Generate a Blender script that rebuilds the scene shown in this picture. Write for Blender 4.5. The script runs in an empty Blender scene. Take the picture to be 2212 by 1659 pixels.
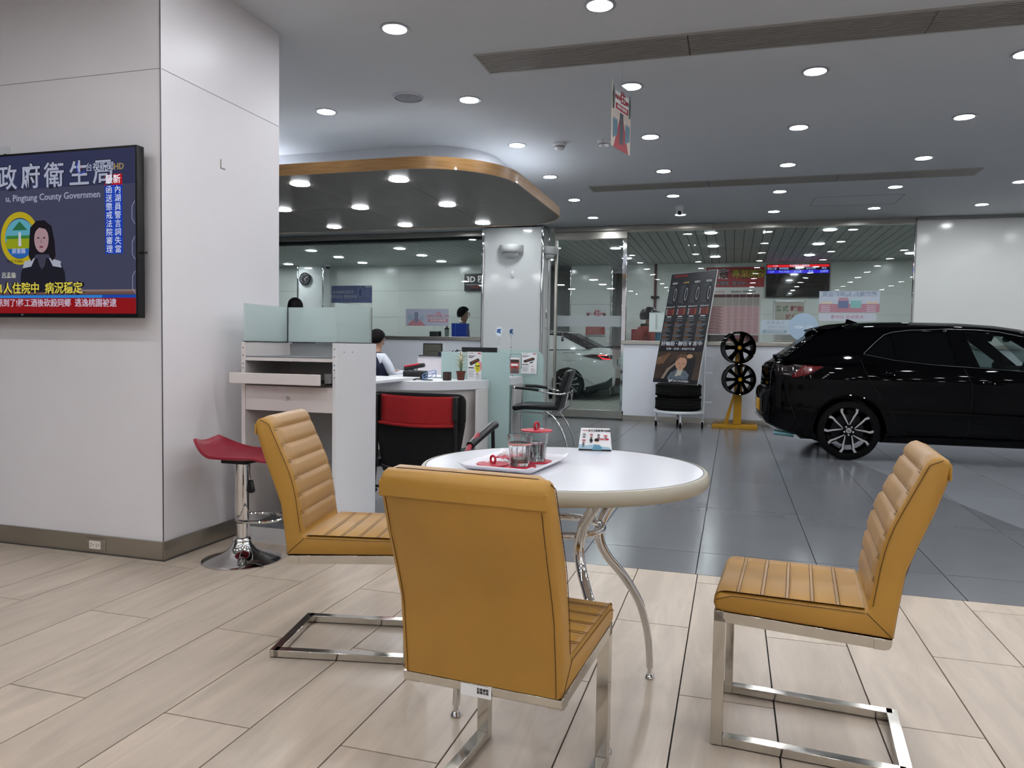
import bpy, bmesh, math, random
from mathutils import Vector, Matrix
random.seed(7)
sc = bpy.context.scene
C = bpy.data.collections.new('showroom'); sc.collection.children.link(C)
PI = math.pi
def hexc(h, k=1.0):
    h = h.lstrip('#'); v = [int(h[i:i+2], 16)/255 for i in (0, 2, 4)]
    return tuple(k*(c/12.92 if c <= .04045 else ((c+.055)/1.055)**2.4) for c in v) + (1.0,)

# ------------------------------------------------------------------ camera
CEIL = 2.985
YAW, PITCH, ROLL, FPX = -0.2865559, -0.04892705, 0.01626213, 1612.33
cd = bpy.data.cameras.new('camera'); cam = bpy.data.objects.new('camera', cd); C.objects.link(cam)
fw = Vector((math.sin(YAW)*math.cos(PITCH), math.cos(YAW)*math.cos(PITCH), math.sin(PITCH)))
rt = Vector((math.cos(YAW), -math.sin(YAW), 0)); up = rt.cross(fw)
rt, up = rt*math.cos(ROLL)+up*math.sin(ROLL), up*math.cos(ROLL)-rt*math.sin(ROLL)
mw = Matrix((rt, up, -fw)).transposed().to_4x4(); mw.translation = (0, 0, 1.10)
cam.matrix_world = mw
cd.sensor_fit = 'HORIZONTAL'; cd.sensor_width = 36; cd.lens = 36*FPX/2212
cd.clip_start = .05; cd.clip_end = 100
sc.camera = cam
cy = sc.cycles; cy.max_bounces = 7; cy.diffuse_bounces = 3; cy.glossy_bounces = 4; cy.transmission_bounces = 7; cy.transparent_max_bounces = 14; cy.caustics_reflective = False; cy.caustics_refractive = False
cy.use_adaptive_sampling = True; cy.adaptive_threshold = .08; cy.adaptive_min_samples = 16; cy.sample_clamp_indirect = 6; cy.use_denoising = True
# ------------------------------------------------------------------ view, world
vs = sc.view_settings; vs.view_transform = 'Standard'; vs.look = 'None'; vs.gamma = 1.0; vs.use_curve_mapping = False
vs.exposure = 0.12
w = bpy.data.worlds.new('world'); sc.world = w; w.use_nodes = True
w.node_tree.nodes['Background'].inputs[0].default_value = (.30, .34, .40, 1); w.node_tree.nodes['Background'].inputs[1].default_value = .10
LAMP_RADIANCE = 125.0      # the ceiling downlights
# ------------------------------------------------------------------ materials
MATS = {}
def M(key, col, rough=.5, metal=0., spec=.5, nscale=0, namt=.06, bump=0, bscale=200, coat=0, emit=None, est=0, trans=0, alpha=1, rvar=0, stretch=None, ior=1.45, sheen=0):
    if key in MATS: return MATS[key]
    m = bpy.data.materials.new(key); m.use_nodes = True; nt = m.node_tree; b = nt.nodes['Principled BSDF']
    c = hexc(col) if isinstance(col, str) else tuple(col)+(1,)*(4-len(col))
    b.inputs['Base Color'].default_value = c; b.inputs['Roughness'].default_value = rough; b.inputs['Metallic'].default_value = metal
    b.inputs['Specular IOR Level'].default_value = spec; b.inputs['Coat Weight'].default_value = coat; b.inputs['Coat Roughness'].default_value = .03
    b.inputs['Transmission Weight'].default_value = trans; b.inputs['Alpha'].default_value = alpha; b.inputs['IOR'].default_value = ior
    b.inputs['Sheen Weight'].default_value = sheen
    if emit: b.inputs['Emission Color'].default_value = hexc(emit) if isinstance(emit, str) else tuple(emit)+(1,); b.inputs['Emission Strength'].default_value = est
    tc = None
    def coords():
        t = nt.nodes.new('ShaderNodeTexCoord'); out = t.outputs['Object']
        if stretch:
            mp = nt.nodes.new('ShaderNodeMapping'); mp.inputs['Scale'].default_value = stretch; nt.links.new(out, mp.inputs[0]); out = mp.outputs[0]
        return out
    if nscale:
        tc = coords(); n = nt.nodes.new('ShaderNodeTexNoise'); n.inputs['Scale'].default_value = nscale; n.inputs['Detail'].default_value = 5
        nt.links.new(tc, n.inputs['Vector'])
        r = nt.nodes.new('ShaderNodeMapRange'); r.inputs[1].default_value = .3; r.inputs[2].default_value = .7; r.inputs[3].default_value = 1-namt; r.inputs[4].default_value = 1+namt
        nt.links.new(n.outputs[0], r.inputs[0])
        x = nt.nodes.new('ShaderNodeVectorMath'); x.operation = 'SCALE'; x.inputs[0].default_value = c[:3]; nt.links.new(r.outputs[0], x.inputs['Scale'])
        nt.links.new(x.outputs[0], b.inputs['Base Color'])
        if rvar:
            r2 = nt.nodes.new('ShaderNodeMapRange'); r2.inputs[1].default_value = .3; r2.inputs[2].default_value = .7; r2.inputs[3].default_value = max(0, rough-rvar); r2.inputs[4].default_value = rough+rvar
            nt.links.new(n.outputs[0], r2.inputs[0]); nt.links.new(r2.outputs[0], b.inputs['Roughness'])
    if bump:
        tc = tc or coords(); n2 = nt.nodes.new('ShaderNodeTexNoise'); n2.inputs['Scale'].default_value = bscale; n2.inputs['Detail'].default_value = 3
        nt.links.new(tc, n2.inputs['Vector'])
        bp = nt.nodes.new('ShaderNodeBump'); bp.inputs['Strength'].default_value = bump; bp.inputs['Distance'].default_value = .002
        nt.links.new(n2.outputs[0], bp.inputs['Height']); nt.links.new(bp.outputs[0], b.inputs['Normal'])
    MATS[key] = m
    return m
def glassmat(key, tint='#e6f0ee', refl=1.0, haze=0.0, hazecol='#c8d6d6', rough=0.0):
    """thin window glass: clear transmission with Fresnel reflection, optional frosted film"""
    if key in MATS: return MATS[key]
    m = bpy.data.materials.new(key); m.use_nodes = True; nt = m.node_tree; nt.nodes.clear()
    out = nt.nodes.new('ShaderNodeOutputMaterial'); mix = nt.nodes.new('ShaderNodeMixShader'); tr = nt.nodes.new('ShaderNodeBsdfTransparent'); gl = nt.nodes.new('ShaderNodeBsdfGlossy')
    fr = nt.nodes.new('ShaderNodeFresnel'); ge = nt.nodes.new('ShaderNodeNewGeometry'); mr = nt.nodes.new('ShaderNodeMapRange')
    mr.inputs[3].default_value = 1.5; mr.inputs[4].default_value = 1/1.5
    nt.links.new(ge.outputs['Backfacing'], mr.inputs[0]); nt.links.new(mr.outputs[0], fr.inputs['IOR'])
    k = nt.nodes.new('ShaderNodeMath'); k.operation = 'MULTIPLY'; k.inputs[1].default_value = refl; nt.links.new(fr.outputs[0], k.inputs[0])
    tr.inputs[0].default_value = hexc(tint); gl.inputs['Roughness'].default_value = rough
    nt.links.new(k.outputs[0], mix.inputs[0]); base = tr.outputs[0]
    if haze:
        d = nt.nodes.new('ShaderNodeBsdfDiffuse'); d.inputs[0].default_value = hexc(hazecol); tl = nt.nodes.new('ShaderNodeBsdfTranslucent'); tl.inputs[0].default_value = hexc(hazecol)
        hm = nt.nodes.new('ShaderNodeMixShader'); hm.inputs[0].default_value = .5; nt.links.new(d.outputs[0], hm.inputs[1]); nt.links.new(tl.outputs[0], hm.inputs[2])
        h2 = nt.nodes.new('ShaderNodeMixShader'); h2.inputs[0].default_value = haze; nt.links.new(base, h2.inputs[1]); nt.links.new(hm.outputs[0], h2.inputs[2]); base = h2.outputs[0]
    nt.links.new(base, mix.inputs[1]); nt.links.new(gl.outputs[0], mix.inputs[2]); nt.links.new(mix.outputs[0], out.inputs[0])
    MATS[key] = m
    return m
def emitmat(key, col, st):
    if key in MATS: return MATS[key]
    m = bpy.data.materials.new(key); m.use_nodes = True; nt = m.node_tree; nt.nodes.clear()
    o = nt.nodes.new('ShaderNodeOutputMaterial'); e = nt.nodes.new('ShaderNodeEmission'); e.inputs[0].default_value = hexc(col); e.inputs[1].default_value = st
    nt.links.new(e.outputs[0], o.inputs[0]); MATS[key] = m
    return m
# ------------------------------------------------------------------ geometry helpers
class G:
    def __init__(s): s.v = []; s.f = []
    def add(s, vs, fs):
        n = len(s.v); s.v += [tuple(p) for p in vs]; s.f += [tuple(i+n for i in q) for q in fs]; return s
    def box(s, x0, x1, y0, y1, z0, z1, mx=None):
        p = [(x, y, z) for z in (z0, z1) for y in (y0, y1) for x in (x0, x1)]
        if mx: p = [tuple(mx @ Vector(q)) for q in p]
        return s.add(p, [(0,2,3,1),(4,5,7,6),(0,1,5,4),(2,6,7,3),(0,4,6,2),(1,3,7,5)])
    def prism(s, poly, a, b, axis='z', mx=None):
        n = len(poly)
        def P(u, w, t): return {'z': (u, w, t), 'y': (u, t, w), 'x': (t, u, w)}[axis]
        p = [P(u, w, a) for u, w in poly]+[P(u, w, b) for u, w in poly]
        if mx: p = [tuple(mx @ Vector(q)) for q in p]
        fs = [tuple(range(n)), tuple(range(2*n-1, n-1, -1))]+[(i, i+n, (i+1) % n+n, (i+1) % n) for i in range(n)]
        return s.add(p, fs)
    def loft(s, rings, cap=True, closed=True):
        n = len(rings[0]); vs = [p for r in rings for p in r]; fs = []
        for k in range(len(rings)-1):
            for i in range(n if closed else n-1):
                j = (i+1) % n; fs.append((k*n+i, k*n+j, (k+1)*n+j, (k+1)*n+i))
        if cap and closed: fs += [tuple(range(n-1, -1, -1)), tuple(range((len(rings)-1)*n, len(rings)*n))]
        return s.add(vs, fs)
    def tube(s, path, r, seg=10, closed=False, cap=True):
        path = [Vector(p) for p in path]; n = len(path); rr = r if isinstance(r, (list, tuple)) else [r]*n
        rings = []; t0 = (path[1]-path[0]).normalized(); ref = Vector((0, 0, 1)) if abs(t0.z) < .9 else Vector((1, 0, 0))
        u = t0.cross(ref).normalized()
        for i, p in enumerate(path):
            a = path[i-1] if (i or closed) else path[i]; b = path[(i+1) % n] if (i < n-1 or closed) else path[i]
            t = (b-a).normalized(); u = (u-t*u.dot(t)).normalized(); wv = t.cross(u)
            rings.append([p+(u*math.cos(q)+wv*math.sin(q))*rr[i] for q in (2*PI*k/seg for k in range(seg))])
        if closed:
            # match twist at the seam
            best = min(range(seg), key=lambda k: (rings[0][k]-rings[-1][0]).length)
            rings.append(rings[0][best:]+rings[0][:best]); return s.loft(rings, cap=False)
        return s.loft(rings, cap=cap)
    def lathe(s, prof, seg=32, c=(0, 0, 0), mx=None, cap=True, a0=0, a1=2*PI):
        c = Vector(c); rings = []
        full = abs(a1-a0-2*PI) < 1e-6; cnt = seg if full else seg+1
        for r, z in prof:
            ring = [Vector((r*math.cos(a0+(a1-a0)*k/seg), r*math.sin(a0+(a1-a0)*k/seg), z)) for k in range(cnt)]
            rings.append([(mx @ p if mx else p)+c for p in ring])
        return s.loft(rings, cap=cap, closed=full)
    def ell(s, c, rx, ry, rz, seg=16, rings=10, mx=None):
        c = Vector(c); R = []
        for k in range(rings+1):
            t = PI*k/rings; ring = []
            for j in range(seg):
                a = 2*PI*j/seg; q = Vector((rx*math.sin(t)*math.cos(a), ry*math.sin(t)*math.sin(a), -rz*math.cos(t)))
                ring.append((mx @ q if mx else q)+c)
            R.append(ring)
        return s.loft(R, cap=False)
    def grid(s, fn, nu, nv):
        vs = [fn(i/nu, j/nv) for j in range(nv+1) for i in range(nu+1)]
        return s.add(vs, [(j*(nu+1)+i, j*(nu+1)+i+1, (j+1)*(nu+1)+i+1, (j+1)*(nu+1)+i) for j in range(nv) for i in range(nu)])
    def mesh(s, name, mat, smooth=40):
        me = bpy.data.meshes.new(name); me.from_pydata([tuple(p) for p in s.v], [], s.f); me.validate()
        bm = bmesh.new(); bm.from_mesh(me); bmesh.ops.remove_doubles(bm, verts=bm.verts, dist=1e-5); bmesh.ops.recalc_face_normals(bm, faces=bm.faces); bm.to_mesh(me); bm.free()
        for m in (mat if isinstance(mat, (list, tuple)) else [mat]): me.materials.append(m)
        if smooth:
            me.polygons.foreach_set('use_smooth', [True]*len(me.polygons)); me.set_sharp_from_angle(angle=math.radians(smooth))
        return me
    def obj(s, name, mat, parent=None, smooth=40, bevel=0, subd=0, solid=0, bseg=2):
        o = bpy.data.objects.new(name, s.mesh(name, mat, smooth)); C.objects.link(o)
        if parent: o.parent = parent
        if solid: q = o.modifiers.new('solid', 'SOLIDIFY'); q.thickness = solid; q.offset = 0
        if bevel:
            q = o.modifiers.new('bevel', 'BEVEL'); q.width = bevel; q.segments = bseg; q.limit_method = 'ANGLE'; q.angle_limit = math.radians(40); q.harden_normals = False
        if subd: q = o.modifiers.new('sub', 'SUBSURF'); q.levels = subd; q.render_levels = subd
        return o
def tag(o, label, cat, group=None):
    o['label'] = label; o['category'] = cat
    if group: o['group'] = group
    return o
def thing(name, label, cat, loc=(0, 0, 0), rz=0, group=None):
    o = bpy.data.objects.new(name, None); C.objects.link(o); o.location = loc; o.rotation_euler = (0, 0, rz); o.empty_display_size = .1
    return tag(o, label, cat, group)
def struct(o): o['kind'] = 'structure'; return o
def dup(root, loc=None, rz=None, label=None, group=None):
    r = root.copy(); C.objects.link(r)
    if loc is not None: r.location = loc
    if rz is not None: r.rotation_euler = (0, 0, rz)
    if label: r['label'] = label
    if group: r['group'] = group
    for ch in list(root.children):
        c = ch.copy(); C.objects.link(c); c.parent = r
        for g in list(ch.children):
            d = g.copy(); C.objects.link(d); d.parent = c
    return r
def inst(o, loc, parent=None, rot=None):
    c = o.copy(); C.objects.link(c); c.location = loc; c.parent = parent
    if rot is not None: c.rotation_euler = rot
    return c
def text(name, s, size, mat, parent=None, mx=None, align='CENTER', sx=1.0, depth=.0006, mirror=False, bold=0, spacing=1.0):
    """flat lettering; local x to the right, y up, faces +z; mx places it"""
    cu = bpy.data.curves.new(name, 'FONT'); cu.body = s; cu.size = size; cu.align_x = align; cu.align_y = 'CENTER'; cu.extrude = depth; cu.resolution_u = 2; cu.offset = bold*size; cu.space_character = spacing
    o = bpy.data.objects.new(name, bpy.data.meshes.new(name)); C.objects.link(o)
    if parent: o.parent = parent
    TEXTS.append((o, cu, (mx or Matrix()) @ Matrix.Diagonal((-sx if mirror else sx, 1, 1, 1)), mirror, mat))
    return o
TEXTS = []
def finish_texts():
    """turn all lettering into meshes in one go"""
    tmp = []
    for o, cu, mx, mir, mat in TEXTS:
        t = bpy.data.objects.new('tmp', cu); sc.collection.objects.link(t); tmp.append(t)
    bpy.context.view_layer.update(); dg = bpy.context.evaluated_depsgraph_get()
    for (o, cu, mx, mir, mat), t in zip(TEXTS, tmp):
        me = bpy.data.meshes.new_from_object(t.evaluated_get(dg)); me.transform(mx)
        if mir: me.flip_normals()
        me.materials.clear(); me.materials.append(mat); old = o.data; me.name = 'lettering'; o.data = me; bpy.data.meshes.remove(old)
    for t in tmp: bpy.data.objects.remove(t)
    for q in TEXTS: bpy.data.curves.remove(q[1])
def facing(x, y, z, rz=0, tilt=0):
    """matrix for print on an upright face that looks towards -y (towards the camera), turned by rz"""
    return Matrix.Translation((x, y, z)) @ Matrix.Rotation(rz, 4, 'Z') @ Matrix.Rotation(PI/2+tilt, 4, 'X')
def curve(pts, n=8, closed=False):
    """Catmull-Rom through points"""
    P = [Vector(p) for p in pts]; out = []; m = len(P)
    for i in range(m if closed else m-1):
        a = P[i-1] if (i or closed) else P[0]; b = P[i]; c = P[(i+1) % m]; d = P[(i+2) % m] if (closed or i+2 < m) else P[-1]
        for k in range(n):
            t = k/n; out.append(.5*((2*b)+(-a+c)*t+(2*a-5*b+4*c-d)*t*t+(-a+3*b-3*c+d)*t**3))
    if not closed: out.append(P[-1])
    return out
def rrect(x0, x1, z0, z1, r, n=5):
    out = []
    for cx, cz, a in ((x1-r, z1-r, 0), (x0+r, z1-r, PI/2), (x0+r, z0+r, PI), (x1-r, z0+r, 1.5*PI)):
        out += [(cx+r*math.cos(a+PI/2*k/n), cz+r*math.sin(a+PI/2*k/n)) for k in range(n+1)]
    return out
def disc2(cx, cz, r, n=24, rz=None): return [(cx+r*math.cos(2*PI*k/n), cz+(rz or r)*math.sin(2*PI*k/n)) for k in range(n)]
# shared materials
steel = M('brushed_steel', '#b9b6ae', .28, 1, nscale=3, namt=.04)
chrome = M('polished_chrome', '#d8d8d8', .06, 1, nscale=8, namt=.04)
black = M('matt_black', '#0c0c0e', .5, nscale=6, namt=.2)
blackplastic = M('black_plastic', '#111113', .35, nscale=20, namt=.15, bump=.05)
white = M('white_laminate', '#dcdde0', .28, nscale=1.5, namt=.02)
paper = M('white_paper', '#e9e9ea', .6, nscale=4, namt=.02)
red = M('signal_red', '#b5122a', .4, nscale=6, namt=.06)
ink = M('black_ink', '#17171a', .6, nscale=9, namt=.1)
# ================================================================== THE SETTING
wallpaint = M('wall_paint', '#d6d5da', .42, nscale=.9, namt=.03, bump=.03, bscale=60)
ceilpaint = M('ceiling_paint', '#cdd0d3', .75, nscale=.7, namt=.015)
# ---- floor: grout slab + tiles, each tile a piece
def tilemat(key, col, amt, rough, streak=None, dark='#000000'):
    m = bpy.data.materials.new(key); m.use_nodes = True; nt = m.node_tree; b = nt.nodes['Principled BSDF']; MATS[key] = m
    g = nt.nodes.new('ShaderNodeNewGeometry'); info = nt.nodes.new('ShaderNodeObjectInfo')
    mp = nt.nodes.new('ShaderNodeMapping'); mp.inputs['Scale'].default_value = streak or (1, 1, 1)
    if streak: mp.inputs['Rotation'].default_value = (0, 0, .22)
    off = nt.nodes.new('ShaderNodeVectorMath'); off.operation = 'SCALE'; off.inputs['Scale'].default_value = 37
    cb = nt.nodes.new('ShaderNodeCombineXYZ'); nt.links.new(info.outputs['Random'], cb.inputs[0]); nt.links.new(info.outputs['Random'], cb.inputs[1]); nt.links.new(cb.outputs[0], off.inputs[0])
    ad = nt.nodes.new('ShaderNodeVectorMath'); nt.links.new(g.outputs['Position'], ad.inputs[0]); nt.links.new(off.outputs[0], ad.inputs[1])
    nt.links.new(ad.outputs[0], mp.inputs[0])
    n = nt.nodes.new('ShaderNodeTexNoise'); n.inputs['Scale'].default_value = 2.2 if streak else 1.6; n.inputs['Detail'].default_value = 8; n.inputs['Roughness'].default_value = .62; n.inputs['Distortion'].default_value = .8
    nt.links.new(mp.outputs[0], n.inputs[0])
    ramp = nt.nodes.new('ShaderNodeValToRGB'); c = hexc(col); ramp.color_ramp.elements[0].position = .3; ramp.color_ramp.elements[1].position = .72
    ramp.color_ramp.elements[0].color = tuple(x*(1-amt) for x in c[:3])+(1,); ramp.color_ramp.elements[1].color = tuple(min(1, x*(1+amt)) for x in c[:3])+(1,)
    nt.links.new(n.outputs[0], ramp.inputs[0])
    v = nt.nodes.new('ShaderNodeMapRange'); v.inputs[3].default_value = .95; v.inputs[4].default_value = 1.05; nt.links.new(info.outputs['Random'], v.inputs[0])
    sc2 = nt.nodes.new('ShaderNodeVectorMath'); sc2.operation = 'SCALE'; nt.links.new(ramp.outputs[0], sc2.inputs[0]); nt.links.new(v.outputs[0], sc2.inputs['Scale'])
    nt.links.new(sc2.outputs[0], b.inputs['Base Color'])
    b.inputs['Roughness'].default_value = rough
    return m
beige = tilemat('beige_stone_tile', '#bdad9c', .17, .30, streak=(5.5, .8, 1))
grey1 = tilemat('grey_stone_tile', '#6a6c70', .035, .19)
grey2 = tilemat('pale_grey_stone_tile', '#7c7f83', .03, .22)
slab = G().box(-11, 6.5, -3.2, 11.75, -.12, -.010).obj('floor', M('grout', '#2c2a2e', .8, nscale=30)); struct(slab)
def tile(poly, mat):
    # poly in x,y ; tiny chamfer gives each tile an edge
    G().prism(poly, -.010, 0.0).obj('tile', mat, slab, smooth=0)
XL = [-4.58, -4.28, -3.98, -3.68, -3.38, -3.08, -2.845, -2.487, -2.185, -1.88, -1.587, -1.292, -1.0025, -.713, -.4235, -.134, .1555, .445, .73, 1.02, 1.31, 1.60, 1.89, 2.18, 2.47]
BY = 3.735; g = .0024
for k in range(len(XL)-1):
    y = (2.395 if (k % 2 == 1) else 1.79)-1.208*4
    while y < BY:
        a, b = max(y, -3.0), min(y+1.208, BY)
        if b-a > .03 and not (XL[k+1] < -2.75 and a > 3.1):
            tile([(XL[k]+g, a+g), (XL[k+1]-g, a+g), (XL[k+1]-g, b-g), (XL[k]+g, b-g)], beige)
        y += 1.208
def clip(poly, a, b, c):      # keep a*x+b*y<=c
    out = []
    for i in range(len(poly)):
        p, q = poly[i-1], poly[i]; dp = a*p[0]+b*p[1]-c; dq = a*q[0]+b*q[1]-c
        if (dp <= 0) != (dq <= 0): t = dp/(dp-dq); out.append((p[0]+(q[0]-p[0])*t, p[1]+(q[1]-p[1])*t))
        if dq <= 0: out.append(q)
    return out
GX = [-.143+.593*i for i in range(-12, 11)]; GYs = [BY, 4.15]+[4.15+1.205*i for i in range(1, 7)]+[11.7]
dx, dy = .81-1.805, 10.09-5.42; da, db = dy, -dx; dc = da*1.805+db*5.42     # the diagonal joint across the showroom
for i in range(len(GX)-1):
    for j in range(len(GYs)-1):
        P0 = [(GX[i]+g, GYs[j]+g), (GX[i+1]-g, GYs[j]+g), (GX[i+1]-g, GYs[j+1]-g), (GX[i]+g, GYs[j+1]-g)]
        L_ = clip(P0, da, db, dc-.01); R_ = clip(P0, -da, -db, -dc-.01)
        if len(L_) > 2: tile(L_, grey1)
        if len(R_) > 2: tile(R_, grey2)
for k in range(8):   # beige strips continue right of the listed ones
    x0 = 2.47+.29*k
    for y in (-1.83, -.62, .587, 1.795, 3.0):
        b = min(y+1.208, BY); tile([(x0+g, y+g), (x0+.29-g, y+g), (x0+.29-g, b-g), (x0+g, b-g)], beige)
# ---- ceiling
ceiling = struct(G().box(-11, 6.5, -3.2, 11.6, CEIL, CEIL+.12).obj('ceiling', ceilpaint, smooth=0))
hatch = G()
for a in ((.9, 1.9, 9.85, 9.858), (.9, 1.9, 10.44, 10.448), (.9, .908, 9.85, 10.448), (1.892, 1.9, 9.85, 10.448)): hatch.box(*a, CEIL-.0015, CEIL)
hatch.obj('access_hatch', M('hatch_gap', '#8b8f96', .8), ceiling)
# ---- walls round the hall (behind and beside the viewer)
struct(G().box(6.4, 6.5, -3.2, 11.6, 0, CEIL).obj('wall_right', wallpaint))
struct(G().box(-11, 6.4, -3.2, -3.1, 0, CEIL).obj('wall_rear', wallpaint))
struct(G().box(-11, -10.9, -3.1, 11.6, 0, CEIL).obj('wall_left', wallpaint))
# ---- the big pier that carries the television
pier = struct(G().box(-7, -2.71, 3.06, 4.05, 0, CEIL).obj('wall_pier', M('pier_panel', '#e6e3e6', .33, nscale=1.2, namt=.035, rvar=.05)))
seam = M('panel_seam', '#8f8d92', .6)
G().box(-2.7095, -2.709, 3.066, 4.05, 2.428, 2.431).obj('panel_joint', seam, pier)
G().box(-7, -2.712, 3.0595, 3.06, 2.428, 2.431).obj('panel_joint', seam, pier)
G().box(-2.7135, -2.7095, 3.0575, 3.0615, .098, CEIL).obj('corner_bead', M('bead', '#6e6c70', .4, .6), pier)
sc_ = G(); sc_.box(-2.7095, -2.708, 3.50, 3.507, 2.05, 2.10).box(-2.7095, -2.708, 3.507, 3.54, 2.05, 2.056).obj('hook_mark', M('hook_mark', '#8e8a82', .5), pier)
bb = struct(G().box(-7, -2.705, 3.052, 3.06, .004, .098).box(-2.71, -2.702, 3.052, 4.05, .004, .098).obj('baseboard_pier', steel, bevel=.001))
G().box(-7, -2.70, 3.048, 3.053, 0, .006).box(-2.703, -2.697, 3.048, 4.05, 0, .006).obj('sealant_strip', M('sealant', '#4c4a48', .5), bb)
def outlet(name, x, y, z, label):
    t = thing(name, label, 'outlet', (x, y, z))
    G().prism(rrect(-.062, .062, -.034, .034, .004), -.004, 0, 'y').obj('cover_plate', steel, t, bevel=.0015)
    s = G().prism(rrect(-.036, .036, -.021, .021, .004), -.007, -.004, 'y').obj('socket', M('ivory', '#e4dfd2', .35), t)
    h = G()
    for cx in (-.018, .018):
        h.box(cx-.010, cx-.003, -.0075, -.007, -.008, -.005).box(cx-.010, cx-.003, -.0075, -.007, .004, .007).prism(disc2(cx+.007, 0, .003, 8), -.0075, -.007, 'y')
    h.obj('slots', black, s)
    for sx in (-.052, .052): G().prism(disc2(sx, 0, .003, 8), -.0055, -.004, 'y').obj('screw', chrome, t)
    return t
outlet('wall_outlet', -3.128, 3.052, .047, 'steel power outlet plate with two sockets low on the pier baseboard')
# ---- downlights (recessed cans with a lit diffuser)
lens_m = emitmat('lamp_lens', '#f8fbff', LAMP_RADIANCE)
lens_b = emitmat('lamp_lens_back', '#f0f6ff', LAMP_RADIANCE*.5)
ring_m = M('lamp_trim', '#b9bcc2', .3, .6)
def downlight(r=.070):
    t = thing('downlight', '', 'light')
    G().lathe([(r, 0), (r+.018, 0), (r+.020, -.004), (r+.012, -.007), (r+.001, -.006), (r, 0)], 28, cap=False).obj('trim_ring', ring_m, t)
    G().prism(disc2(0, 0, r, 14)[::-1], -.0008, -.003).obj('diffuser', lens_m, t, smooth=0)
    return t
LX = [-1.986+1.2306*i for i in range(-2, 7)]; LY = [4.149+1.3134*j for j in range(-5, 6)]
d0 = None
rown = {0: 'row with the last light before the vent', 1: '', }
words = ['nearest', 'second', 'third', 'fourth', 'fifth', 'farthest']
for i, x in enumerate(LX):
    for j, y in enumerate(LY):
        ii, jj = i-2, j-5
        if x > 6.2: continue
        if x < -2.6 and (3.0-.2 < y < 4.3 or (y > 5.6 and y < 8.6)): continue
        if ii == -1 and jj == 3: continue
        if jj >= 0 and 0 <= ii <= 4:
            col = ['leftmost long', 'second', 'third', 'fourth', 'rightmost'][ii]
            lab = 'round ceiling downlight, %s one in the %s row running back from the viewer' % (words[jj], col)
        elif ii == -1 and jj == 1: lab = 'round ceiling downlight above the canopy beside the white pier'
        elif jj < 0: lab = 'round recessed ceiling downlight overhead near the seating area, out of view'
        else: lab = 'round recessed ceiling downlight at the edge of the hall, out of view'
        if d0 is None: d0 = downlight(); t = d0; t.location = (x, y, CEIL)
        else: t = dup(d0, (x, y, CEIL))
        t['label'] = lab; t['group'] = 'round downlights in the hall ceiling'
# unlit round grille, smoke detectors, camera
t = thing('ceiling_speaker', 'round unlit speaker grille in the ceiling left of the downlight rows', 'speaker', (-2.42, 5.3, CEIL))
G().lathe([(.0005, -.006), (.085, -.006), (.10, -.004), (.105, 0), (.0005, 0)], 28, cap=False).obj('grille', M('grille_grey', '#8f9298', .7, nscale=120, namt=.3), t)
G().lathe([(.105, 0), (.118, 0), (.115, -.008), (.104, -.008), (.105, 0)], 28, cap=False).obj('rim', ring_m, t)
def detector(x, y, label):
    t = thing('smoke_detector', label, 'smoke detector', (x, y, CEIL), group='smoke detectors on the ceiling')
    G().lathe([(.0005, 0), (.062, 0), (.062, -.018), (.055, -.026), (.0005, -.026)], 24, cap=False).obj('base', white, t)
    G().lathe([(.0005, -.026), (.044, -.026), (.046, -.045), (.034, -.062), (.0005, -.066)], 24, cap=False).obj('sensor_head', white, t)
    G().lathe([(.047, -.034), (.0475, -.037), (.047, -.040)], 24, cap=False).obj('vent_slot', blackplastic, t)
# ---- linear air diffusers let into the ceiling
def diffuser(x0, x1, y0, y1, rz, label, cuts):
    cx, cy = (x0+x1)/2, (y0+y1)/2; L, W = x1-x0, y1-y0
    t = thing('air_diffuser', label, 'air vent', (cx, cy, CEIL), rz, 'linear air vents in the ceiling')
    G().box(-L/2, L/2, -W/2, W/2, -.004, -.0005).obj('backing', M('vent_dark', '#5e5c58', .8), t)
    n = 13; fin = None; edges = [-L/2]+[c*L-L/2 for c in cuts]+[L/2]
    for a, b in zip(edges[:-1], edges[1:]):
        for k in range(n):
            yy = -W/2+W*(k+.5)/n
            G().box(a+.004, b-.004, yy-W/n*.26, yy+W/n*.26, -.012, -.004).obj('fin', M('vent_grey', '#9b9993', .5, .3), t, smooth=0)
    G().box(-L/2-.012, L/2+.012, -W/2-.012, -W/2, -.010, 0).box(-L/2-.012, L/2+.012, W/2, W/2+.012, -.010, 0).box(-L/2-.012, -L/2, -W/2, W/2, -.010, 0).box(L/2, L/2+.012, -W/2, W/2, -.010, 0).obj('frame', M('vent_frame', '#a9a8a4', .5, .2), t)
diffuser(-1.65, 2.36, 4.65, 4.96, 0, 'long slotted air vent across the ceiling nearest the viewer', (.333, .667))
diffuser(-1.65, 2.36, 8.64, 8.94, 0, 'long slotted air vent across the ceiling near the glass front', (.333, .667))
detector(-1.586, 6.80, 'white smoke detector nearer the rounded canopy'); detector(-1.173, 6.80, 'white smoke detector behind the hanging poster')
t = thing('security_camera', 'white dome security camera on the ceiling before the glass front', 'camera', (-.72, 10.1, CEIL))
G().lathe([(.0005, 0), (.06, 0), (.06, -.03), (.05, -.045), (.0005, -.05)], 20, cap=False).obj('mount', white, t)
G().ell((0, 0, -.075), .048, .048, .045).obj('dome', white, t); G().ell((0, -.028, -.085), .028, .026, .026).obj('lens_cover', blackplastic, t)
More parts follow.
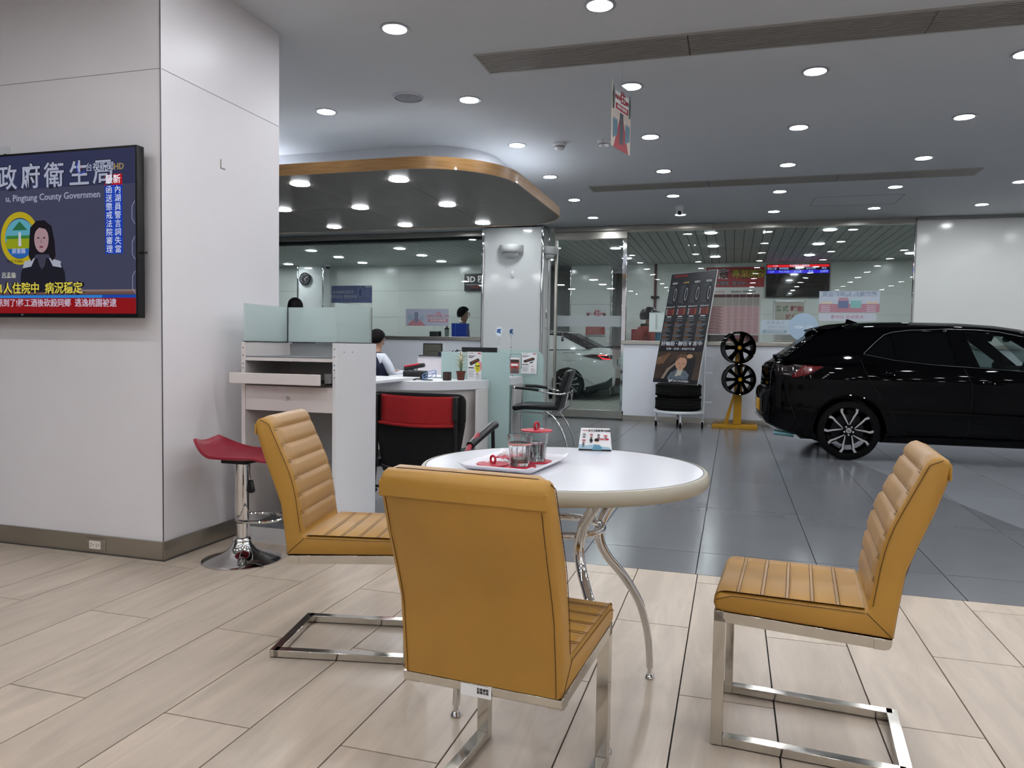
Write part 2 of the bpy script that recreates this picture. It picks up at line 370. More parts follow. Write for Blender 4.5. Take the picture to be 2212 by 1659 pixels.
# ---- rounded dropped canopy over the service desks
def canopy_outline(inset=0.0):
    fr, rt_, bk, lf = 5.50+inset, -1.80-inset, 8.34-inset, -8.2
    pts = [(lf, fr)]
    r1 = max(.75-inset*.3, .3); 
    pts += [(rt_-r1+r1*math.sin(a), fr+r1-r1*math.cos(a)) for a in [PI/2*k/14 for k in range(15)]]
    r2 = .62
    pts += [(rt_-r2+r2*math.cos(a), bk-r2+r2*math.sin(a)) for a in [PI/2*k/12 for k in range(13)]]
    pts += [(lf, bk)]
    return pts
wood = M('oak_veneer', '#9c7648', .32, nscale=5, namt=.22, stretch=(1, 1, 14), coat=.3)
cpan = M('canopy_panel', '#55504a', .45, nscale=6, namt=.10, stretch=(1, .12, 1))
canopy = thing('ceiling_canopy', 'lowered rounded canopy with oak edge band and dark underside panels', 'canopy', (0, 0, 0))
out = canopy_outline()
G().prism(canopy_outline(.012), 2.512, 2.585).obj('core', M('canopy_core', '#4b463f', .6), canopy)
band = G(); n = len(out); inn = canopy_outline(.014)
vs_ = [(p[0], p[1], z) for z in (2.50, 2.595) for p in out]+[(p[0], p[1], z) for z in (2.50, 2.595) for p in inn]
fs_ = []
for k in range(n-1): fs_ += [(k, k+1, n+k+1, n+k), (2*n+k, 3*n+k, 3*n+k+1, 2*n+k+1), (n+k, n+k+1, 3*n+k+1, 3*n+k), (k, 2*n+k, 2*n+k+1, k+1)]
band.add(vs_, fs_).obj('edge_band', wood, canopy)
G().prism(canopy_outline(.03), 2.585, 2.592).obj('top_board', M('canopy_top', '#d8dadd', .7), canopy)
# underside panels, joints as in the photograph
px = [-8.2, -5.55, -4.62, -3.69, -2.757, -1.6]; py = [5.3, 6.95, 8.6]
for a in range(len(px)-1):
    for b in range(len(py)-1):
        poly = canopy_outline(.016)
        for cl in ((-1, 0, -px[a]-.002), (1, 0, px[a+1]-.002), (0, -1, -py[b]-.002), (0, 1, py[b+1]-.002)): poly = clip(poly, *cl)
        if len(poly) > 2: G().prism(poly, 2.503, 2.512).obj('panel', cpan, canopy, smooth=0)
# the white drum above it
def drum(): 
    fr, rt_ = 6.60, -2.30; pts = [(-8.2, fr)]; r1 = .62
    pts += [(rt_-r1+r1*math.sin(a), fr+r1-r1*math.cos(a)) for a in [PI/2*k/14 for k in range(15)]]
    pts += [(rt_-.5+.5*math.cos(a), 8.0-.5+.5*math.sin(a)) for a in [PI/2*k/10 for k in range(11)]]+[(-8.2, 8.0)]
    return pts
G().prism(drum(), 2.592, CEIL-.001).obj('drum', M('drum_white', '#cfd1d6', .6), canopy)
# cove lighting strips lying on the canopy
strip = emitmat('cove_strip', '#eef4ff', 60)
for nm, path in (('cove_light', [(-6.6, 6.40, 2.605), (-4.3, 6.40, 2.605)]), ('cove_light', [(-2.08, 6.75, 2.605), (-2.05, 7.7, 2.605)])):
    G().tube(path, .012, 8).obj(nm, strip if path[0][0] < -3 else emitmat('cove_strip_dim', '#eef4ff', 16), canopy)
cl0 = None
for x, y, lab in ((-3.69, 5.83, 'canopy downlight nearest the pier in the front row'), (-2.757, 5.86, 'canopy downlight at the front right of the underside'),
                  (-4.566, 6.90, 'canopy downlight half hidden behind the pier edge'), (-3.696, 6.95, 'canopy downlight at the middle of the underside'), (-2.759, 6.99, 'canopy downlight at the right of the middle row'),
                  (-4.611, 8.02, 'canopy downlight at the left of the back row'), (-3.704, 8.06, 'canopy downlight in the middle of the back row'), (-2.76, 8.09, 'canopy downlight at the right of the back row'),
                  (-5.55, 5.8, 'canopy downlight hidden behind the pier, front'), (-5.55, 6.9, 'canopy downlight hidden behind the pier, middle'), (-5.55, 8.05, 'canopy downlight hidden behind the pier, back')):
    if cl0 is None:
        cl0 = downlight(.062); t = cl0; t.location = (x, y, 2.503); t.name = 'canopy_downlight'
        t.children[1].data.materials[0] = lens_m
    else: t = dup(cl0, (x, y, 2.503))
    t['label'] = lab; t['group'] = 'round downlights in the canopy'
# ================================================================== GLASS FRONT
FY = 11.6
winglass = glassmat('window_glass', '#f4f8f7', 1.0)
lowwall = M('white_panel_wall', '#dfe3ea', .35, nscale=1.4, namt=.03)
# right part: low wall, sill, glass
wf = struct(G().box(-1.62, 6.4, FY-.06, FY+.14, .085, 1.175).obj('wall_front', lowwall))
G().box(-1.65, 6.4, FY-.085, FY+.16, 1.175, 1.235).obj('sill_cap', steel, wf, bevel=.006)
G().box(-1.60, 6.4, FY-.075, FY-.06, .0, .085).obj('plinth', steel, wf, bevel=.002)
w1 = struct(G().box(-1.60, .382, FY, FY+.012, 1.235, 2.91).obj('window_1', winglass, smooth=0))
w2 = struct(G().box(.392, 2.38, FY, FY+.012, 1.235, 2.91).obj('window_2', winglass, smooth=0))
hd = struct(G().box(-2.74, 2.40, FY-.03, FY+.06, 2.905, CEIL).obj('trim_1', steel, bevel=.002))
G().box(-2.74, -.35, FY-.10, FY-.03, 2.915, CEIL-.004).obj('door_track', steel, hd, bevel=.002)
G().box(.375, .40, FY-.008, FY+.02, 2.82, 2.905).obj('glass_clip', chrome, hd, bevel=.002)
G().box(2.375, 2.392, FY-.02, FY+.03, 1.235, 2.905).obj('end_channel', chrome, hd, bevel=.002)
# white board wall at the right
wb = struct(G().box(2.39, 6.4, FY-.075, FY+.1, 1.235, 2.94).obj('wall_board', M('white_board', '#dfe1dd', .14, nscale=.8, namt=.015), bevel=.003))
G().box(2.39, 6.4, FY-.10, FY-.06, 2.94, CEIL).obj('head_rail', M('rail_grey', '#8f908d', .4, .5), wb)
# column between office glass and door
colm = M('column_panel', '#cfd3d2', .12, nscale=.9, namt=.02)
pc = struct(G().box(-3.80, -2.84, 11.20, FY+.14, 0, 2.96).obj('wall_column', colm))
for x in (-3.81, -2.845): G().tube([(x, 11.20, 0), (x, 11.20, 2.97)], .022, 12).obj('corner_tube', chrome, pc)
G().tube([(-2.835, FY-.03, 0), (-2.835, FY-.03, 2.97)], .012, 10).obj('corner_tube', chrome, pc)
# door
door = thing('glass_door', 'sliding glass door with steel frame and frosted band beside the column', 'door')
doorpanes = []
G().box(-2.735, -2.70, FY-.03, FY+.04, .04, 2.905).obj('stile', steel, door, bevel=.002)
G().box(-1.665, -1.60, FY-.03, FY+.04, .04, 2.86).obj('stile', chrome, door, bevel=.004)
G().box(-2.735, -1.60, FY-.06, FY+.05, .02, .145).obj('bottom_rail', steel, door, bevel=.003)
G().box(-2.735, -1.60, FY-.07, FY+.05, 2.80, 2.905).obj('top_rail', steel, door, bevel=.003)
dp = G().box(-2.70, -1.665, FY, FY+.012, .145, 2.80).obj('pane', winglass, door, smooth=0)
G().box(-2.69, -1.67, FY-.003, FY-.001, 1.445, 1.615).obj('frosted_band', M('frost_band', '#a9b1b3', .5, alpha=.82), dp)
G().prism(rrect(-2.615, -2.575, 1.21, 1.345, .008), FY-.004, FY-.001, 'y').obj('touch_label', black, dp)
for k, (s_, z_) in enumerate((('按', 1.325), ('自動', 1.29), ('門', 1.255))): text('lettering', s_, .022, paper, dp, facing(-2.595, FY-.005, z_))
# far glass panel behind door (office side return) and office glass
lw = struct(G().box(-10.9, -3.82, FY-.06, FY+.14, .08, 1.20).obj('wall_office', lowwall))
G().box(-10.9, -3.82, FY-.085, FY+.16, 1.20, 1.262).obj('sill_cap', steel, lw, bevel=.005)
G().box(-10.9, -3.82, FY-.07, FY-.06, 0, .08).obj('plinth', steel, lw)
for k, (a, b) in enumerate(((-10.9, -7.20), (-7.188, -5.455), (-5.443, -3.83))):
    struct(G().box(a, b, FY, FY+.012, 1.262, 2.93).obj('window_%d' % (3+k), winglass, smooth=0))
G().box(-10.9, -3.82, FY-.03, FY+.05, 2.905, CEIL).obj('trim_2', steel, bevel=.002)
struct(bpy.data.objects['trim_2'])
# ================================================================== BEYOND THE GLASS
WB = 17.1; CB = 3.02
outwall = M('outer_wall', '#c9cec9', .22, nscale=.7, namt=.02)
drv = struct(G().box(-12.6, 6.5, 11.74, 19, -.15, .02).obj('floor_driveway', M('driveway_grout', '#55584f', .8, nscale=30)))
pav = M('paver_grey', '#8d9088', .55, nscale=10, namt=.08)
pm = None
for a in range(24):
    for b in range(14):
        x0 = -4.6+.16*a; y0 = 11.78+.36*b+(.18 if a % 2 else 0)
        if pm is None: pm = G().box(0, .154, 0, .354, .02, .03).obj('paver', pav, drv, smooth=0); pm.location = (x0, y0, 0)
        elif len(drv.children) < 300: inst(pm, (x0, y0, 0), drv)
bwall = struct(G().box(-2.2, 6.5, WB, WB+.15, 0, CB).obj('wall_back', outwall))
struct(G().box(-12.6, -2.2, 18.4, 18.55, 0, CB).obj('wall_driveway', M('driveway_wall', '#b9bdba', .3, nscale=.7, namt=.02)))
struct(G().box(-2.35, -2.2, WB, 18.4, 0, CB).obj('wall_return', outwall))
bo = struct(G().box(-12.6, -3.9, 15.10, 15.20, 0, CB).obj('wall_office_back', outwall))
for z in (1.72, 2.3): G().box(-12.5, -4.5, 15.097, 15.10, z, z+.006).obj('panel_joint', seam, bo)
for z in (1.9,): G().box(-2.2, 6.5, WB-.003, WB, z, z+.004).obj('panel_joint', seam, bwall)
struct(G().box(-4.0, -3.9, 11.75, 15.10, 0, CB).obj('wall_office_side', outwall))
struct(G().box(-12.6, -12.5, 11.75, 15.1, 0, CB).obj('wall_office_left', outwall)); struct(G().box(6.4, 6.5, 11.7, 17.1, 0, CB).obj('wall_outer_right', outwall))
p2 = struct(G().box(-3.66, -2.71, 17.15, 17.9, 0, CB).obj('wall_post', M('post_panel', '#c9cdca', .12, nscale=.8, namt=.02)))
for x in (-3.67, -2.70): G().tube([(x, 17.145, 0), (x, 17.145, CB)], .025, 10).obj('corner_tube', chrome, p2)
G().box(-3.66, -2.71, 17.146, 17.15, 2.12, 2.13).obj('panel_joint', seam, p2)
p3 = struct(G().box(-9.40, -8.78, 14.80, 15.10, 0, 2.845).obj('wall_office_post', colm))
for x in (-9.41, -8.77): G().tube([(x, 14.79, 0), (x, 14.79, 2.845)], .02, 10).obj('corner_tube', chrome, p3)
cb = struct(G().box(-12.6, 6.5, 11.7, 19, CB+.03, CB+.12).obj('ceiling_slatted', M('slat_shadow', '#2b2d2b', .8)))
slat = M('slat_metal', '#a9afac', .45, .0, nscale=2, namt=.03)
s0 = None
for k in range(124):
    x0 = -12.57+.153*k
    if s0 is None: s0 = G().box(0, .143, 11.7, 18.6, CB, CB+.02).obj('slat', slat, cb, smooth=0); s0.location = (x0, 0, 0)
    else: inst(s0, (x0, 0, 0), cb)
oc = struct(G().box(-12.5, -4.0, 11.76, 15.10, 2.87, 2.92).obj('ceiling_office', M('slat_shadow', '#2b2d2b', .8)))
o0 = None
for k in range(54):
    if o0 is None: o0 = G().box(0, .147, 11.76, 15.10, 2.845, 2.87).obj('slat', slat, oc, smooth=0); o0.location = (-12.48, 0, 0)
    else: inst(o0, (-12.48+.157*k, 0, 0), oc)
# lights of the driveway and office
bl0 = None
for k, (x, y) in enumerate([(x, y) for x in (-11.2, -9.4, -7.6, -5.8, -3.9, -2.2, -.4, 1.4, 3.2, 5.0) for y in ((12.4, 13.4, 14.4) if x < -4.5 else (12.7, 14.3, 15.9))]):
    if bl0 is None:
        bl0 = downlight(.075); t = bl0; t.name = 'back_downlight'; t.location = (x, y, 2.845); me = t.children[1].data.copy(); t.children[1].data = me; me.materials[0] = lens_b
    else: t = dup(bl0, (x, y, 2.845 if x < -4.5 else CB))
    t['label'] = '%s slatted-ceiling downlight behind the %s, %s' % (('leftmost', 'second', 'third', 'fourth', 'first', 'second', 'first', 'second', 'third', 'rightmost')[k//3], 'office glass' if x < -4.5 else ('glass door' if x < -1.5 else 'right windows'), ('close to the glass', 'midway back', 'near the back wall')[k % 3])
    t['group'] = 'downlights behind the glass'
# ================================================================== YELLOW CANTILEVER CHAIRS
leather = M('yellow_leather', '#ad8034', .42, nscale=4, namt=.10, bump=.12, bscale=350, rvar=.06)
leather2 = M('tan_worn_leather', '#ab8452', .36, nscale=6, namt=.10, bump=.10, bscale=260, rvar=.07)
stitch = M('brown_thread', '#4a2f14', .8)
flatsteel = M('flat_chrome_bar', '#c9c5bd', .13, 1, nscale=14, namt=.06, rvar=.05)
def interp(pts, t):
    # pts: list of (y,z); arc-length interpolation
    L = [0]
    for a, b in zip(pts[:-1], pts[1:]): L.append(L[-1]+math.dist(a, b))
    s = t*L[-1]
    for k in range(len(pts)-1):
        if s <= L[k+1]+1e-9:
            f = (s-L[k])/(L[k+1]-L[k]); return (pts[k][0]+(pts[k+1][0]-pts[k][0])*f, pts[k][1]+(pts[k+1][1]-pts[k][1])*f)
    return pts[-1]
def make_chair(label):
    t = thing('cantilever_chair', label, 'chair', group='yellow leather chairs round the white table')
    W = .189
    front = [tuple(p) for p in curve([(-.134, .438, 0), (-.143, .49, 0), (-.155, .572, 0), (-.176, .654, 0), (-.216, .746, 0), (-.244, .808, 0)], 4)]
    front = [(p[0], p[1]) for p in front]
    top = [(-.253, .828), (-.267, .840), (-.284, .843), (-.301, .837), (-.311, .822)]
    rear = [(-.303, .783), (-.276, .700), (-.244, .617), (-.218, .545), (-.205, .454), (-.198, .40), (-.195, .368)]
    prof = [(.232, .380), (.248, .386), (.254, .402), (.252, .422), (.240, .434)]+[(-.128, .434)]+front+top+rear
    # upholstered shell: L profile swept across the width with rounded side edges
    rings = []
    def shrink(k):   # inset profile towards its spine for the rounded side edge
        cx = [];
        for (y, z) in prof:
            # spine: seat mid line z=.407, back mid curve
            if y > -.10: sy, sz = y, .407
            else: sy, sz = y, z
            dy = 0
            cx.append((y, z))
        return cx
    n = len(prof)
    def offset(d):
        out = []
        for i in range(n):
            a, b, c = prof[i-1], prof[i], prof[(i+1) % n]
            e1 = Vector((b[0]-a[0], b[1]-a[1])); e2 = Vector((c[0]-b[0], c[1]-b[1]))
            if e1.length < 1e-6: e1 = e2
            nn = (Vector((-e1.y, e1.x)).normalized()+Vector((-e2.y, e2.x)).normalized()); nn = nn.normalized() if nn.length > 1e-6 else Vector((0, 0))
            out.append((b[0]+nn.x*d, b[1]+nn.y*d))
        return out
    for x, d in ((-W, .012), (-W+.003, .005), (-W+.010, 0), (W-.010, 0), (W-.003, .005), (W, .012)):
        pr = offset(d); rings.append([(x*(1-.015*max(0, min(1, (p[1]-.44)/.4))), p[0], p[1]) for p in pr])
    G().loft(rings).obj('upholstery', leather, t, smooth=50)
    wx = lambda z: 1-.015*max(0, min(1, (z-.44)/.4))
    # seat pad with 6 pillows, back pad with 7
    def pad(line, nrm, ribs, depth, name, hw):
        nu, nv = 14, ribs*6
        def fn(u, v):
            y, z = interp(line, v); x = (u*2-1)
            ph = v*ribs % 1.0; e = min(ph, 1-ph)
            bulge = depth*(1-math.exp(-e*14))*(min(1, (1-abs(x))*9))
            yy, zz = interp(line, min(1, v+.002)); y2, z2 = interp(line, max(0, v-.002)); tv = Vector((yy-y2, zz-z2)).normalized(); nv_ = Vector((tv.y, -tv.x))*nrm
            b = bulge+.0015
            if abs(x) > .995: b = -.004
            return (x*hw*wx(z), y+nv_.x*b, z+nv_.y*b)
        return G().grid(fn, nu, nv).obj(name, leather2, t, smooth=60)
    seatline = [(.247, .422), (.240, .433), (.225, .437), (-.126, .437)]
    pad(seatline, -1, 6, .006, 'seat_pad', W-.004)
    backline = [(-.138, .455)]+front[3:]+top[:3]
    pad(backline, 1, 7, .007, 'back_pad', W-.004)
    # stitching: double rows between pillows and the piped edge
    st = G()
    def row(y, z, ny, nz):
        st.tube([(x*W*wx(z)*.985, y+ny*.003, z+nz*.003) for x in (-1, -.5, 0, .5, 1)], .0008, 5)
    for k in range(1, 6):
        for d in (-.012, .012):
            y, z = interp(seatline, k/6+d); row(y, z, 0, 1)
    for k in range(1, 7):
        for d in (-.010, .010):
            y, z = interp(backline, k/7+d); row(y, z, 1, .3)
    for s in (-1, 1):
        st.tube([(s*(W+.0005)*wx(z), y-.006, z-.006) for y, z in [interp(backline, k/12) for k in range(13)]], .0009, 5)
        st.tube([(s*(W+.0005), y, z-.008) for y, z in [interp(seatline, k/8) for k in range(9)]], .0009, 5)
        st.tube([(s*(W+.0005), -.13, .430), (s*(W+.0005), -.192, .372)], .0010, 5)
        st.tube([(s*W*.93*wx(z), y-.0002, z) for y, z in [interp(rear, k/8) for k in range(9)]], .0009, 5)
    st.tube([(x*W*.98, -.3055, .787) for x in (-1, -.5, 0, .5, 1)], .0009, 5)
    st.obj('stitching', stitch, t)
    # rear cap flap seam
    G().box(-W*.985, W*.985, -.3095, -.3035, .786, .820).obj('rear_cap', leather, t, bevel=.002)
    # chrome frame
    for s in (-1, 1):
        x0, x1 = (s*.170-.016, s*.170+.016)
        pr = [(.252, .382), (-.194, .366), (-.186, .340), (-.174, .338), (.252, .352)]
        G().prism(pr, x0, x1, 'x').obj('seat_rail', flatsteel, t, bevel=.001)
        G().prism([(.252, .382), (.252, .002), (.220, .002), (.220, .36)], x0, x1, 'x').obj('leg', flatsteel, t, bevel=.0012)
        G().prism([(.220, .004), (-.242, .004), (-.242, .028), (.220, .028)], x0, x1, 'x').obj('runner', flatsteel, t, bevel=.0012)
        for yy in (.20, -.22): G().lathe([(.0005, 0), (.009, 0), (.009, .005), (.0005, .005)], 10, (s*.17, yy, 0), cap=False).obj('glide', black, t)
    G().box(-.186, .186, -.256, -.224, .004, .028).obj('rear_bar', flatsteel, t, bevel=.0012)
    G().prism([(-.194, .366), (-.190, .346), (-.178, .338), (-.150, .338), (-.150, .366)], -.188, .188, 'x').obj('rear_rail', flatsteel, t, bevel=.001)
    G().box(-.186, .186, .226, .250, .352, .382).obj('front_rail', flatsteel, t, bevel=.001)
    return t
ch = make_chair('yellow leather chair seen from behind, in front of the white table'); ch.location = (-.490, 1.700, 0); ch.rotation_euler = (0, 0, math.radians(-5))
# asset sticker on the rear rail of the near chair
ch2 = dup(ch, (.237, 2.28, 0), PI/2+math.radians(-4.6), 'yellow leather chair standing alone at the right of the white table')
ch3 = dup(ch, (-1.311, 2.457, 0), -PI/2+math.radians(11.2), 'yellow leather chair left of the white table beside the red bar stool')
stk = G().box(-.045, .028, -.1935, -.1925, .3375, .366).obj('asset_sticker', paper, ch)
text('lettering', '財產編號\n設備名稱', .007, ink, ch, facing(.008, -.1937, .352))
# ================================================================== ROUND TABLE
tb = thing('round_table', 'round white table with beige rim on four curved chrome legs', 'table', (-.498, 2.267, 0))
ttop = M('white_tabletop', '#dfdfe6', .22, nscale=3, namt=.012)
trim = M('beige_edge_band', '#a8a292', .35, nscale=3, namt=.05)
G().lathe([(.0005, .700), (.425, .700), (.425, .7352), (.40, .7355), (.0005, .7355)], 72, cap=False).obj('tabletop', ttop, tb)
G().lathe([(.425, .694), (.436, .695), (.443, .703), (.445, .715), (.443, .727), (.437, .7345), (.428, .7362), (.4255, .7355), (.425, .694)], 72, cap=False).obj('edge_band', trim, tb)
G().lathe([(.4253, .7356), (.4262, .7366), (.4275, .7366), (.428, .7358)], 72, cap=False).obj('edge_groove', M('groove_dark', '#4c4a46', .6), tb)
G().box(-.20, .20, -.02, .02, .682, .70).box(-.02, .02, -.20, .20, .682, .70).obj('underframe', chrome, tb)
legp = [(.262, .694), (.235, .65), (.165, .585), (.136, .51), (.163, .44), (.232, .36), (.298, .26), (.334, .14), (.344, .035)]
tubes = []
for a in (40.4, -54.9, 220.5, 126.0):
    d = (math.cos(math.radians(a)), math.sin(math.radians(a)))
    path = curve([(d[0]*r, d[1]*r, z) for r, z in legp], 6); n = len(path)
    lg = G().tube(path, [.0165-.0055*(k/n)**2 for k in range(n)], 14).obj('leg', chrome, tb, smooth=60)
    G().lathe([(.0005, 0), (.014, 0), (.016, .004), (.012, .012), (.007, .018), (.0075, .038), (.0005, .038)], 14, (d[0]*.3445, d[1]*.3445, 0), cap=False).obj('foot', chrome, lg)
ringp = [(.128*math.cos(2*PI*k/36), .128*math.sin(2*PI*k/36), .545) for k in range(36)]
G().tube(ringp, .011, 10, closed=True).obj('ring_brace', chrome, tb)
# ================================================================== ON THE TABLE
TT = .7355
tr = thing('serving_tray', 'white rectangular serving tray with upturned corners on the round table', 'tray', (-.632, 2.20, TT), math.radians(-6))
def trayfn(u, v):
    x = (u*2-1)*.118; y = (v*2-1)*.165; e = max(abs(u*2-1), abs(v*2-1)); c_ = min(abs(u*2-1), abs(v*2-1))
    z = .003+(max(0, e-.82)/.18)**1.5*.016+(max(0, c_-.82)/.18)*.008
    return (x, y, z)
G().grid(trayfn, 24, 24).obj('tray_body', M('tray_white', '#e6e3ea', .25), tr, solid=.003)
lidm = M('silicone_red', '#b31833', .45, nscale=10, namt=.05)
glassw = M('clear_glass', '#ffffff', .02, trans=1, ior=1.45)
waterm = M('water', '#f4fafc', .0, trans=1, ior=1.33)
team = M('amber_dregs', '#b8742e', .05, trans=.8, ior=1.33)
def coaster(x, y, label):
    o = G().lathe([(.0005, 0), (.048, 0), (.051, .002), (.050, .004), (.0005, .0042)], 36, cap=False).obj('coaster', lidm); o.location = (x, y, TT+.0046); tag(o, label, 'coaster', 'red silicone coasters on the tray')
coaster(-.607, 2.155, 'red round coaster under the front uncovered glass'); coaster(-.585, 2.268, 'red round coaster under the glass with the red lid')
def tumbler(x, y, z, label, fill, fm, stripe):
    t = thing('drinking_glass', label, 'glass', (x, y, z), group='faceted glasses on the tray')
    o = [(.0005, 0), (.027, 0), (.029, .003), (.031, .030), (.0335, .058), (.0355, .062), (.0385, .092), (.0375, .093)]
    i = [(.0350, .0625), (.0322, .057), (.0295, .030), (.0265, .010), (.0005, .009)]
    G().lathe(o+i, 30, cap=False).obj('tumbler', glassw, t, smooth=30)
    fl = G()
    for k in range(12):
        a = 2*PI*k/12; fl.tube([(.0292*math.cos(a), .0292*math.sin(a), .006), (.0315*math.cos(a), .0315*math.sin(a), .032), (.0338*math.cos(a), .0338*math.sin(a), .057)], .0010, 5)
    fl.obj('flutes', glassw, t)
    r1 = .0262+(fill-.010)*.14
    G().lathe([(.0005, .0095), (.0262, .0105), (r1, fill), (.0005, fill)], 28, cap=False).obj('drink', fm, t)
    if stripe:
        G().lathe([(.03595, .064), (.0366, .070)], 30, cap=False).obj('print_band', M('faded_red_print', '#c98d84', .5), t)
    return t
tumbler(-.607, 2.155, TT+.0092, 'open faceted glass with a little amber drink on the tray', .022, team, True)
g2 = tumbler(-.585, 2.268, TT+.0092, 'faceted glass of water covered by a red lid, behind the open glass', .055, waterm, False)
def gripperlid(x, y, z, label, rz):
    t = thing('silicone_lid', label, 'lid', (x, y, z), rz, 'red silicone cup lids')
    G().lathe([(.0005, 0), (.046, 0), (.050, .0015), (.0495, .004), (.030, .0045), (.0005, .0052)], 36, cap=False).obj('lid_disc', lidm, t)
    G().tube([(.011*math.cos(a), 0, .0165+.011*math.sin(a)) for a in [2*PI*k/20 for k in range(20)]], .0036, 8, closed=True).obj('loop_handle', lidm, t)
    G().box(.022, .034, -.004, .004, .0042, .0062).obj('white_mark', paper, t, bevel=.001)
gripperlid(-.585, 2.268, TT+.0092+.0935, 'red silicone lid with loop handle covering the rear glass', 1.2)
gripperlid(-.690, 2.150, TT+.0070, 'red silicone lid with loop handle lying on the tray', 2.6)
cw = thing('candy_wrapper', 'torn pink and clear candy wrapper on the tray', 'wrapper', (-.665, 2.245, TT+.014), .5)
G().grid(lambda u, v: ((u-.5)*.085, (v-.5)*.040, .004+.006*math.sin(u*9+v*4)*math.sin(v*7)+.003*math.sin(u*23)), 16, 8).obj('pink_strip', M('pink_foil', '#e0727e', .35), cw, solid=.0006)
G().grid(lambda u, v: (.02+(u-.5)*.10, .024+(v-.5)*.055, .008+.007*math.sin(u*11+v*6)+.004*math.sin(v*17)), 16, 10).obj('clear_film', M('clear_film', '#f6f2f2', .1, alpha=.45), cw, solid=.0004)
# tent card
tc_ = thing('tent_card', 'white folded tent card with icons and a cartoon clerk, on the table', 'sign', (-.466, 2.655, TT), math.radians(8))
TW, TH, TD = .060, .078, .026
G().add([(-TW, -TD, 0), (TW, -TD, 0), (TW*.86, -.004, TH), (-TW*.86, -.004, TH), (-TW*.86, .004, TH), (TW*.86, .004, TH), (TW, TD, 0), (-TW, TD, 0)],
        [(0, 1, 2, 3), (3, 2, 5, 4), (4, 5, 6, 7)]).obj('card', paper, tc_, solid=.0012, smooth=0)
tilt = math.atan2(TD-.004, TH)
def onc(u, v, d=.0012):     # u across, v up the slope 0..1 -> matrix
    return Matrix.Translation((u*(1-.14*v), -TD+(TD-.004)*v-d, TH*v)) @ Matrix.Rotation(PI/2-tilt, 4, 'X')
text('lettering', 'TOYOTA', .0065, red, tc_, onc(-.037, .90)); text('lettering', '全方位緊韌零件服務', .0088, ink, tc_, onc(.016, .90), bold=.01)
for r_, (v_, n_) in enumerate(((.70, 4), (.48, 2), (.28, 1))):
    for c_ in range(n_):
        u_ = -.043+.028*c_
        text('icon', '▣◈✿▬♣●✤'[r_*3+c_ if r_ < 2 else 6], .013, red if (r_+c_) % 2 else ink, tc_, onc(u_, v_)); text('lettering', '服務', .0048, ink, tc_, onc(u_, v_-.105))
G().prism(rrect(-.024, .024, -.0032, .0032, .003), -.0004, .0004, 'z', onc(.027, .53)).obj('red_pill', red, tc_)
text('lettering', '歡迎加入會員', .0048, paper, tc_, onc(.027, .53, .0019))
fig = tc_
G().prism([(-.058, 0), (.058, 0), (.052, .010), (.02, .012), (.0, .020), (-.03, .014), (-.058, .018)], -.0003, .0003, 'z', onc(0, .06)).obj('city_print', M('pale_blue_print', '#9fbccb', .6), tc_)
G().box(-.058, .058, -.003, .003, -.0004, .0005, onc(0, .04)).obj('foot_stripe', ink, tc_)
G().prism([(-.014, 0), (.016, 0), (.020, .010), (.010, .019), (-.008, .019), (-.014, .008)], -.0004, .0009, 'z', onc(.006, .04)).obj('clerk_jacket', M('denim_print', '#5f8ea6', .6), tc_)
G().prism(disc2(.006, .030, .0085, 16), -.0004, .0009, 'z', onc(0, .04)).obj('clerk_face', M('skin_print', '#f0d6c4', .6), tc_)
G().prism(disc2(.006, .036, .009, 16, .006), -.0004, .0013, 'z', onc(0, .04)).obj('clerk_hair', ink, tc_)
# ================================================================== BAR STOOL
bs = thing('bar_stool', 'low backed red bar stool on a chrome pedestal beside the pier', 'stool', (-2.362, 3.21, 0), math.radians(0))
G().lathe([(.0005, 0), (.192, 0), (.193, .006), (.180, .012), (.14, .022), (.10, .036), (.070, .055), (.050, .080), (.043, .098), (.0005, .10)], 48, cap=False).obj('base', chrome, bs)
G().lathe([(.0005, .095), (.040, .095), (.044, .105), (.040, .115), (.036, .118), (.0005, .118)], 32, cap=False).obj('collar', chrome, bs)
G().lathe([(.0005, .115), (.027, .115), (.027, .20), (.0005, .20)], 24, cap=False).obj('gas_lift', chrome, bs)
G().lathe([(.0005, .195), (.033, .195), (.034, .20), (.033, .50), (.0005, .50)], 28, cap=False).obj('column', chrome, bs)
G().lathe([(.0333, .193), (.0345, .196), (.0333, .199)], 24, cap=False).obj('rubber_ring', black, bs)
G().tube([(.105+.115*math.cos(a), .10*math.sin(a), .225) for a in [2*PI*k/40 for k in range(40)]], .0085, 8, closed=True).obj('foot_ring', chrome, bs)
G().tube([(.06, -.02, .50), (.085, -.055, .455), (.095, -.062, .425)], .0035, 6).obj('lever', chrome, bs)
G().loft([[(.095+a*.011, -.062+b*.009, .425) for a, b in ((-1, -1), (1, -1), (1, 1), (-1, 1))], [(.100+a*.019, -.066+b*.012, .372) for a, b in ((-1, -1), (1, -1), (1, 1), (-1, 1))], [(.101+a*.012, -.066+b*.010, .362) for a, b in ((-1, -1), (1, -1), (1, 1), (-1, 1))]]).obj('lever_grip', blackplastic, bs, bevel=.004)
def stoolseat(u, v):
    x = u*2-1; y = v*2-1; r = math.sqrt(max(1e-6, 1)); w_ = .185*(1-.10*abs(x)**3)*(1-.38*max(0, (-.2-x)/.8)**1.4)
    px_ = x*.225; py_ = y*w_
    z = .525+.012*x*x+.02*y*y
    if x < -.25: z += .062*((-.25-x)/.75)**1.6          # swept-up low back at the left
    if x > .7: z -= .02*((x-.7)/.3)**2
    return (px_*(1-.07*y**4), py_*(1-.10*x**4), z)
G().grid(stoolseat, 26, 20).obj('seat', M('maroon_plastic', '#8e1f31', .4, nscale=5, namt=.08), bs, solid=.016, bevel=.004)
